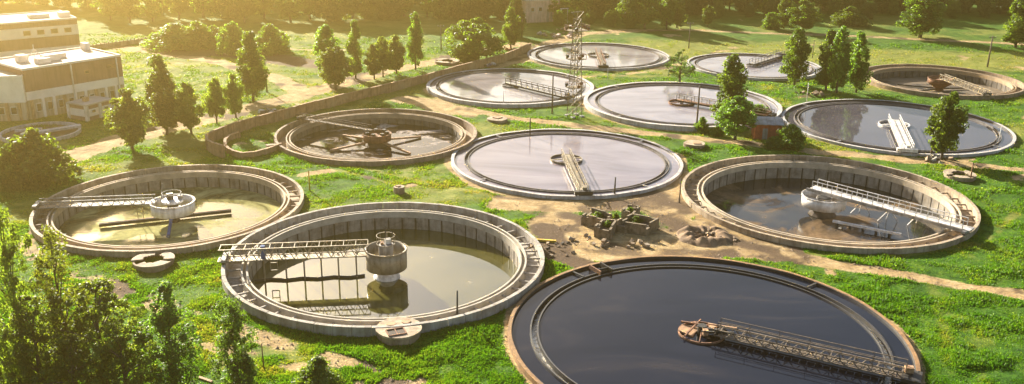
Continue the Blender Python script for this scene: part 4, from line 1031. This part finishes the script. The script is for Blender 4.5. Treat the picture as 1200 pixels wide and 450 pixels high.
heap(567, 76, 16, 2.6, .9, 'pile of dark and pale scrap below the big round tree', mats=[steel_dark, white_paint, rubble_mat, blue_paint])
heap(318, 133, 12, 2.2, .8, 'pale scrap pile on the outer side of the long wall', mats=[white_paint, concrete, steel_dark])
heap(650, 42, 18, 4.5, 1.0, 'pinkish rubble in front of the pink brick building', mats=[brick_pink, rubble_mat, concrete])
heap(662, 36, 8, 2.0, .9, 'brown rubble heap right of the pink brick building', mats=[brick_pink, rubble_mat])
heap(600, 60, 8, 1.6, 1.0, 'red and brown scrap by the upper end of the long wall', mats=[brick_red, steel_dark])
heap(690, 283, 14, 2.2, .45, 'stone chips left of the open concrete chambers', mats=[rubble_mat, concrete_warm])
heap(748, 288, 8, 1.4, .5, 'stones in front of the open concrete chambers', mats=[concrete_warm, rubble_mat])
heap(836, 278, 20, 2.2, .4, 'clods on the dug-up ground below the right tank', mats=[rubble_mat, soil_dark])
b = at(826, 277)
def mjit(a, rr, z): return ((float(vnoise(np.array([math.cos(a) * 2 + 9 + rr]), np.array([math.sin(a) * 2 + 9.]), 3)[0]) - .5) * .7, ((float(vnoise(np.array([math.cos(a) * 3 + 5.]), np.array([math.sin(a) * 3 + rr]), 7)[0]) - .5) * .6 + (float(vnoise(np.array([math.cos(a) * rr * 2.6 + 50.]), np.array([math.sin(a) * rr * 2.6 + 50]), 9)[0]) - .5) * .35) * (z > 0))
md = MB().lathe([(3.8, -.3), (3.3, .1), (2.9, .3), (2.5, .55), (2.2, .62), (1.8, .5), (1.4, .2), (1.0, .1), (.5, .12), (.05, .1)], 90, jit=mjit).build('dirt_mound', mound_mat, None, True)
md.location = (b.x, b.y, 0); md.scale = (1.0, .95, .85); tag(md, 'brown ring-shaped mound of dug earth right of the ruined chambers', 'mound')
heap(650, 292, 16, 2.4, .4, 'clods on the bare soil between the grey tank and the dark tank', mats=[rubble_mat, soil_dark])
heap(955, 112, 12, 3.2, .8, 'debris at the feet of the paired poplars', mats=[concrete_brown, soil_dark, rubble_mat])
heap(1155, 112, 6, .9, .8, 'dark stones on the near rim of the far right tank', mats=[soil_dark, concrete_brown])
heap(420, 176, 1, .1, .1, 'single small stone on the grass below the rusty drum tank')
# plank slabs near the wall bend
tag(MB().box((0, 0, .12), (2.6, 1.3, .22), .3).build('concrete_slab', concrete_warm), 'flat concrete slab lying by the curved end of the wall', 'slab').location = at(303, 181)
tag(MB().box((0, 0, .2), (1.6, .9, .4), .5).build('concrete_block', concrete_warm), 'concrete block beside the left rim of the rusty drum tank', 'block').location = at(318, 172)
tag(MB().box((0, 0, .12), (2.4, .35, .25), -.15).build('timber_beam', yellow_paint), 'yellowish beam lying at the right rim of the drained grey tank', 'beam').location = at(640, 283)
tag(MB().box((0, 0, .1), (1.7, .25, .2), -.5).build('plank', rust_pale), 'thin plank lying at the bottom of the slender poplar', 'plank').location = at(240, 446)

# ------------------------------------------------------------------ open concrete chambers at the centre
b = at(725, 272)
t = thing('valve_chamber', 'roofless concrete chambers full of dark weeds on the sandy ground', 'ruin', (b.x, b.y, 0), R_(-6))
def ground_local(px, py):
    p = at(px, py, 1.4) - Vector((b.x, b.y, 0)); q = R_(6)
    return (p.x * math.cos(q) - p.y * math.sin(q), p.x * math.sin(q) + p.y * math.cos(q))
ruin_mat = weathered('ruin_concrete', (.25, .19, .12), (.06, .045, .03), 1.6)
cells = [[(683, 251), (706, 256), (716, 250), (694, 244)], [(698, 265), (715, 268), (722, 258), (706, 257)], [(730, 246), (742, 250), (749, 242), (736, 240)],
         [(722, 259), (757, 264), (771, 256), (741, 251)]]
for q in cells:
    P = [ground_local(*p) for p in q]
    for i in range(4):
        a, c2 = Vector((*P[i], .6)), Vector((*P[(i + 1) % 4], .6)); d = (c2 - a).normalized() * .13
        
        wv = random.Random(int(q[0][0]) + i); seg = 3
        for g in range(seg):      # broken wall: pieces of uneven height
            u, v_ = (a - d).lerp(c2 + d * .2, g / seg), (a - d).lerp(c2 + d * .2, (g + 1) / seg); drop = wv.choice((0, 0, .15, .35, .6))
            u.z -= drop / 2; v_.z -= drop / 2
            MB().beam(u, v_, .26, 1.75 - drop).build('chamber_wall', ruin_mat, t)
    cx, cy = sum(p[0] for p in P) / 4, sum(p[1] for p in P) / 4
    MB().prism([(cx + (p[0] - cx) * .96, cy + (p[1] - cy) * .96) for p in P], -.1, .75).build('chamber_fill', soil_dark, t)
for px, py, w_ in ((700, 252, 22), (738, 246, 14), (745, 257, 24), (712, 262, 12), (722, 252, 12)):
    tree(px, py + 2, py - 10, w_, 'shrub', 'weed', {700: 'dark weeds in the left chamber of the ruin', 738: 'dark weeds in the back chamber of the ruin', 745: 'dark weeds in the long right chamber of the ruin', 712: 'weeds in the small front chamber of the ruin', 722: 'weeds in the gap between the ruin chambers'}[px], 'weeds', base=at(px, py + 3, .75), h=1.5)

# ------------------------------------------------------------------ small hut
b0, b1 = at(884, 163), at(915, 164)
dr = (b1 - b0); L = dr.length; rz = math.atan2(dr.y, dr.x)
t = thing('brick_hut', 'small red brick hut with a curved grey sheet roof', 'hut', (b0.x, b0.y, 0), rz)
hh = 2.5
MB().box((L / 2, 1.7, hh / 2 - .05), (L, 3.4, hh + .1)).build('wall', brick_red, t)
MB().box((L * .38, -.02, .95), (.85, .08, 1.9)).build('door', steel_grey, t)
for gx in (.02, L - .02): MB().prism([(gx - .1, 0), (gx + .1, 0), (gx + .1, 3.4), (gx - .1, 3.4)], hh + .05, hh + .35).build('gable', brick_red, t)
nsh = 7
for i in range(nsh):
    x0, x1 = -.25 + (L + .5) * i / nsh, -.25 + (L + .5) * (i + 1) / nsh - .03
    prof = [(-.45, hh + .1), (.4, hh + .62), (1.7, hh + .95), (3.0, hh + .62), (3.85, hh + .1)]
    vs_ = []; fs = []
    for j, (yy, zz) in enumerate(prof): vs_ += [(x0, yy, zz + .03 * (i % 2)), (x1, yy, zz + .03 * (i % 2)), (x1, yy, zz + .1 + .03 * (i % 2)), (x0, yy, zz + .1 + .03 * (i % 2))]
    for j in range(4):
        o = j * 4
        fs += [(o, o + 1, o + 5, o + 4), (o + 2, o + 3, o + 7, o + 6), (o + 1, o + 2, o + 6, o + 5), (o + 3, o, o + 4, o + 7)]
    fs += [(0, 3, 2, 1), (16, 17, 18, 19)]
    MB().add(vs_, fs).build('roof_sheet', roof_sheet, t)

# ------------------------------------------------------------------ pink brick building at the top
b0, b1 = at(616, 27), at(655, 25)
dr = b1 - b0; L = dr.length; rz = math.atan2(dr.y, dr.x); 
t = thing('brick_building', 'flat-roofed pink brick building with a grey door at the top', 'building', (b0.x, b0.y, 0), rz)
bh = 6.4
MB().box((L / 2, 4, bh / 2 - .1), (L, 8, bh + .2)).build('wall', brick_pink, t)
MB().box((L / 2, 4, bh + .12), (L + .5, 8.5, .24)).build('roof', roof_felt, t)
d_ = MB().box((L * .70, -.03, 1.9), (1.7, .1, 3.8)).build('door', steel_grey, t); MB().box((L * .70 + .6, -.1, 1.8), (.1, .08, .3)).build('handle', steel_dark, d_)
for xx in (.2, .43):
    f_ = MB().box((L * xx, -.02, 3.9), (1.2, .08, 1.3)).build('window', white_paint, t); MB().box((L * xx, -.055, 3.9), (1.0, .04, 1.1)).build('pane', glass_m, f_)
for i in range(5): MB().box((L * (.06 + .22 * i), -.045, bh / 2 - .1), (.35, .12, bh)).build('pilaster', brick_pink, t)
b = at(661, 27)
t = thing('pipe_frame', 'white goalpost-like pipe frame beside the pink brick building', 'frame', b, rz)
for s in (-1.1, 1.1): MB().tube((s, 0, -.2), (s, 0, 4.3), .12, n=8).build('post', white_paint, t)
MB().tube((-1.3, 0, 4.3), (1.3, 0, 4.3), .12, n=8).build('crossbar', white_paint, t)

# ------------------------------------------------------------------ long wall with its curved end
def wall_run(pts, label, h=1.75, panel=2.4, thick=.3):
    P = [at(*p) for p in pts]
    dense = [P[0]]
    for a, c2 in zip(P[:-1], P[1:]):
        n = max(1, int((c2 - a).length / .4))
        for i in range(1, n + 1): dense.append(a.lerp(c2, i / n))
    t = thing('boundary_wall', label, 'wall', (P[0].x, P[0].y, 0))
    o = Vector((P[0].x, P[0].y, 0)); acc = 0; st = dense[0]; rnd = random.Random(len(pts))
    for a, c2 in zip(dense[:-1], dense[1:]):
        acc += (c2 - a).length
        if acc >= panel or c2 is dense[-1]:
            d = (c2 - st).normalized() * .012; hh_ = h + rnd.uniform(-.05, .05)
            MB().beam(st - o + Vector((0, 0, hh_ / 2 - .15)) + d, c2 - o + Vector((0, 0, hh_ / 2 - .15)) - d, thick, hh_ + .3).build('wall_panel', brick_wall_mat, t)
            MB().beam(st - o + Vector((0, 0, hh_ + .07)) + d, c2 - o + Vector((0, 0, hh_ + .07)) - d, thick + .14, .12).build('coping', brick_wall_mat, t)
            MB().box((c2.x - o.x, c2.y - o.y, h / 2 - .1), (.42, .42, h + .35), math.atan2(d.y, d.x)).build('pier', brick_wall_mat, t)
            st = c2; acc = 0
import itertools
def curve(pts, n=6):
    out = []
    Q = [pts[0]] + pts + [pts[-1]]
    for i in range(1, len(Q) - 2):
        for k in range(n):
            s = k / n; a, b_, c2, d = Q[i - 1], Q[i], Q[i + 1], Q[i + 2]
            out.append(tuple(.5 * (2 * b_[j] + (c2[j] - a[j]) * s + (2 * a[j] - 5 * b_[j] + 4 * c2[j] - d[j]) * s * s + (3 * b_[j] - a[j] - 3 * c2[j] + d[j]) * s ** 3) for j in (0, 1)))
    out.append(pts[-1]); return out
wall_run([(622, 59), (592, 72), (550, 83), (500, 97), (450, 110), (400, 122), (350, 135), (300, 149), (270, 158)] + curve([(270, 158), (250, 166), (242, 173), (248, 179), (262, 184)])[1:], 'long old brick wall running beside the road, curling round at its near end')
wall_run(curve([(330, 174), (310, 181), (288, 186), (268, 180), (264, 171), (268, 165), (280, 161)]), 'short curved brick wall nested inside the curl of the long wall', .8, 1.6)

# ------------------------------------------------------------------ buildings on the left
def facade_building(name, label, p0, p1, depth, h, bands, pil, pmat, roofmat=roof_felt, rz_off=0.):
    d = p1 - p0; L = d.length; rz = math.atan2(d.y, d.x)
    t = thing(name, label, 'building', (p0.x, p0.y, 0), rz)
    z = -.2
    for nm, zt, m, off in bands:
        MB().box((L / 2, depth / 2, (z + zt) / 2), (L + off * 2, depth + off * 2, zt - z)).build(nm, m, t); z = zt
    MB().box((L / 2, depth / 2, h + .06), (L - .6, depth - .6, .12)).build('roof', roofmat, t)
    MB().box((L / 2, .15, h + .18), (L + .2, .3, .36)).box((L / 2, depth - .15, h + .18), (L + .2, .3, .36)).box((.15 - .1, depth / 2, h + .181), (.3, depth - .62, .36)).box((L - .05, depth / 2, h + .181), (.3, depth - .62, .36)).build('parapet', band_white, t)
    return t, L
p0, p1 = at(36, 140), at(148, 119)
t, L = facade_building('works_building', 'white and brown banded works building behind the small kiosk', p0, p1, 13., 8.7,
                       [('base_wall', 3.4, beige_wall, 0.), ('white_band', 4.9, band_white, .06), ('brown_band', 8.7, band_brown, .03)], 0, white_paint)
for i in range(9):
    xx = L * (i + .15) / 9.2
    MB().box((xx + .3, -.12, 1.7), (.45, .34, 3.4)).build('pilaster', band_white if i % 3 else rust_pale, t)
for i in range(8):
    xx = L * (i + .75) / 9.2
    f_ = MB().box((xx + .3, -.03, 1.9), (1.0, .1, 1.5)).build('window', white_paint, t); MB().box((xx + .3, -.075, 1.9), (.8, .04, 1.3)).build('pane', glass_m, f_)
for xx in (L * .46, L * .94): MB().tube((xx, -.22, -.1), (xx, -.22, 8.6), .14, n=8).build('drainpipe', white_paint, t)
for xx, zz in ((L * .62, 6.8), (L * .86, 7.2), (L * .90, 7.2)):
    f_ = MB().box((xx, -.04, zz), (.9, .1, .7)).build('window', rust_pale, t); MB().box((xx, -.1, zz), (.7, .03, .5)).build('pane', glass_m, f_)
for xx, yy, sx, sz in ((L * .30, 4, 2.2, .9), (L * .42, 5.5, 2.8, 1.1), (L * .55, 7, 1.8, .8), (L * .2, 8, 1.6, 1.2), (L * .95, 11, 1.0, 1.3)):
    MB().box((xx, yy, 8.8 + sz / 2), (sx, 1.8, sz)).build('roof_vent', band_white, t)
MB().beam((L * .18, 6, 8.8), (L * .28, 6, 11.2), .12).beam((L * .38, 6, 8.8), (L * .28, 6, 11.2), .12).beam((L * .28, 6, 8.8), (L * .28, 6, 11.9), .1).build('roof_mast', white_paint, t)
# lower wing going left
q0, q1 = at(-40, 143), at(33, 141)
t2, L2 = facade_building('annex_building', 'pale lower annex at the left edge beside the works building', q0, q1, 12., 7.6,
                         [('base_wall', 3.2, beige_wall, 0.), ('white_band', 7.6, band_white, .05)], 0, white_paint)
for i in range(5): MB().box((L2 * (i + .5) / 5, -.12, 1.6), (.4, .3, 3.2)).build('pilaster', rust_pale, t2)
for i in range(4):
    f_ = MB().box((L2 * (i + 1.) / 5, -.03, 1.8), (1.1, .1, 1.4)).build('window', white_paint, t2); MB().box((L2 * (i + 1.) / 5, -.075, 1.8), (.9, .04, 1.2)).build('pane', glass_m, f_)
# second building behind
q0, q1 = at(-30, 72), at(95, 60)
t3, L3 = facade_building('rear_building', 'larger banded building behind, with white and brown stripes near the top left corner', q0, q1, 16., 7.8,
                         [('base_wall', 1.6, band_white, .05), ('brown_band', 4.2, band_brown, .0), ('white_band', 6.6, band_white, .06), ('top_band', 7.8, band_brown, .02)], 0, white_paint)
for i in range(4):
    f_ = MB().box((L3 * (.9 - .13 * i), -.09, 5.4), (1.6, .1, 1.1)).build('window', rust_pale, t3); MB().box((L3 * (.9 - .13 * i), -.15, 5.4), (1.3, .04, .9)).build('pane', glass_m, f_)
MB().box((L3 * .93, 5, 8.5), (2.4, 2.4, 1.2)).build('roof_vent', band_white, t3)
MB().box((L3 * .7, 7, 8.3), (4.5, 2.4, .9)).build('roof_vent', band_white, t3)
# kiosk
k0, k1, k2 = at(84, 138), at(103, 142), at(133, 134)
d = k2 - k1; Lk = d.length; rz = math.atan2(d.y, d.x)
t = thing('kiosk_building', 'small flat-roofed white and brown kiosk in front of the works building', 'building', (k1.x, k1.y, 0), rz)
DP = 4.4
MB().box((Lk / 2, DP / 2, .3), (Lk, DP, .8)).build('base_wall', band_brown, t)
MB().box((Lk / 2, DP / 2, 1.35), (Lk + .08, DP + .08, 1.3)).build('white_band', band_white, t)
MB().box((Lk / 2, DP / 2, 2.35), (Lk, DP, .7)).build('top_wall', band_brown, t)
MB().box((Lk / 2, DP / 2, 2.82), (Lk + .5, DP + .5, .24)).build('roof', roof_felt, t)
for xx, yy in ((0, 0), (Lk, 0), (0, DP), (Lk * .5, 0)): MB().box((xx, yy, 1.3), (.55, .55, 2.78)).build('corner_post', white_paint, t)
for xx in (.25, .75):
    f_ = MB().box((Lk * xx, -.06, 1.55), (.9, .12, .6)).build('window', white_paint, t); MB().box((Lk * xx, -.135, 1.55), (.7, .04, .42)).build('pane', glass_m, f_)
MB().box((Lk * .35, DP * .5, 3.3), (.8, .8, .75)).build('roof_vent', rust_pale, t)
# ring basin
b = at(48, 157)
t = thing('ring_basin', 'small pale ring basin with a crossing trough left of the kiosk', 'basin', (b.x, b.y, 0))
rb_ = 6.2
MB().lathe([(rb_, -.3), (rb_, .55), (rb_ - .35, .55), (rb_ - .35, -.3)], 48, closed=True).build('ring_wall', concrete_pale, t)
MB().lathe([(.02, .08), (rb_ - .3, .08)], 32).build('basin_floor', soil_dark, t)
MB().beam((-2, -2.5, .5), (5.4, 3.0, .75), 1.2, .35).build('trough', concrete_pale, t)
MB().beam((-4.5, .5, .35), (-.5, 1.5, .45), .8, .35).build('side_trough', concrete_pale, t)
# fence line in the far left field
f0, f1 = at(96, 60), at(200, 46)
t = thing('field_fence', 'low pale fence crossing the field right of the rear building', 'fence', (f0.x, f0.y, 0))
n = 24
for i in range(n):
    a, c2 = f0.lerp(f1, i / n) - Vector((f0.x, f0.y, 0)), f0.lerp(f1, (i + 1) / n) - Vector((f0.x, f0.y, 0))
    dd = (c2 - a).normalized() * .05
    MB().beam(a + dd + Vector((0, 0, .6)), c2 - dd + Vector((0, 0, .6)), .1, 1.1).build('fence_panel', concrete_warm, t)
    MB().box((a.x, a.y, .7), (.18, .18, 1.6)).build('post', concrete_warm, t)

# ------------------------------------------------------------------ yellow volume added for the glow of the sun flare
hm = bpy.data.materials.new('glow_haze'); hm.use_nodes = True
n = hm.node_tree.nodes; n.remove(n['Principled BSDF'])
pv = n.new('ShaderNodeVolumePrincipled')
pv.inputs['Color'].default_value = (1.0, .72, .24, 1); pv.inputs['Density'].default_value = .0010; pv.inputs['Anisotropy'].default_value = .93
hm.node_tree.links.new(pv.outputs[0], n['Material Output'].inputs['Volume'])
hz = MB().box((0, 1300, 22.3), (7400, 5000, 47)).build('glow_haze', hm)
structure(hz, 'stuff')
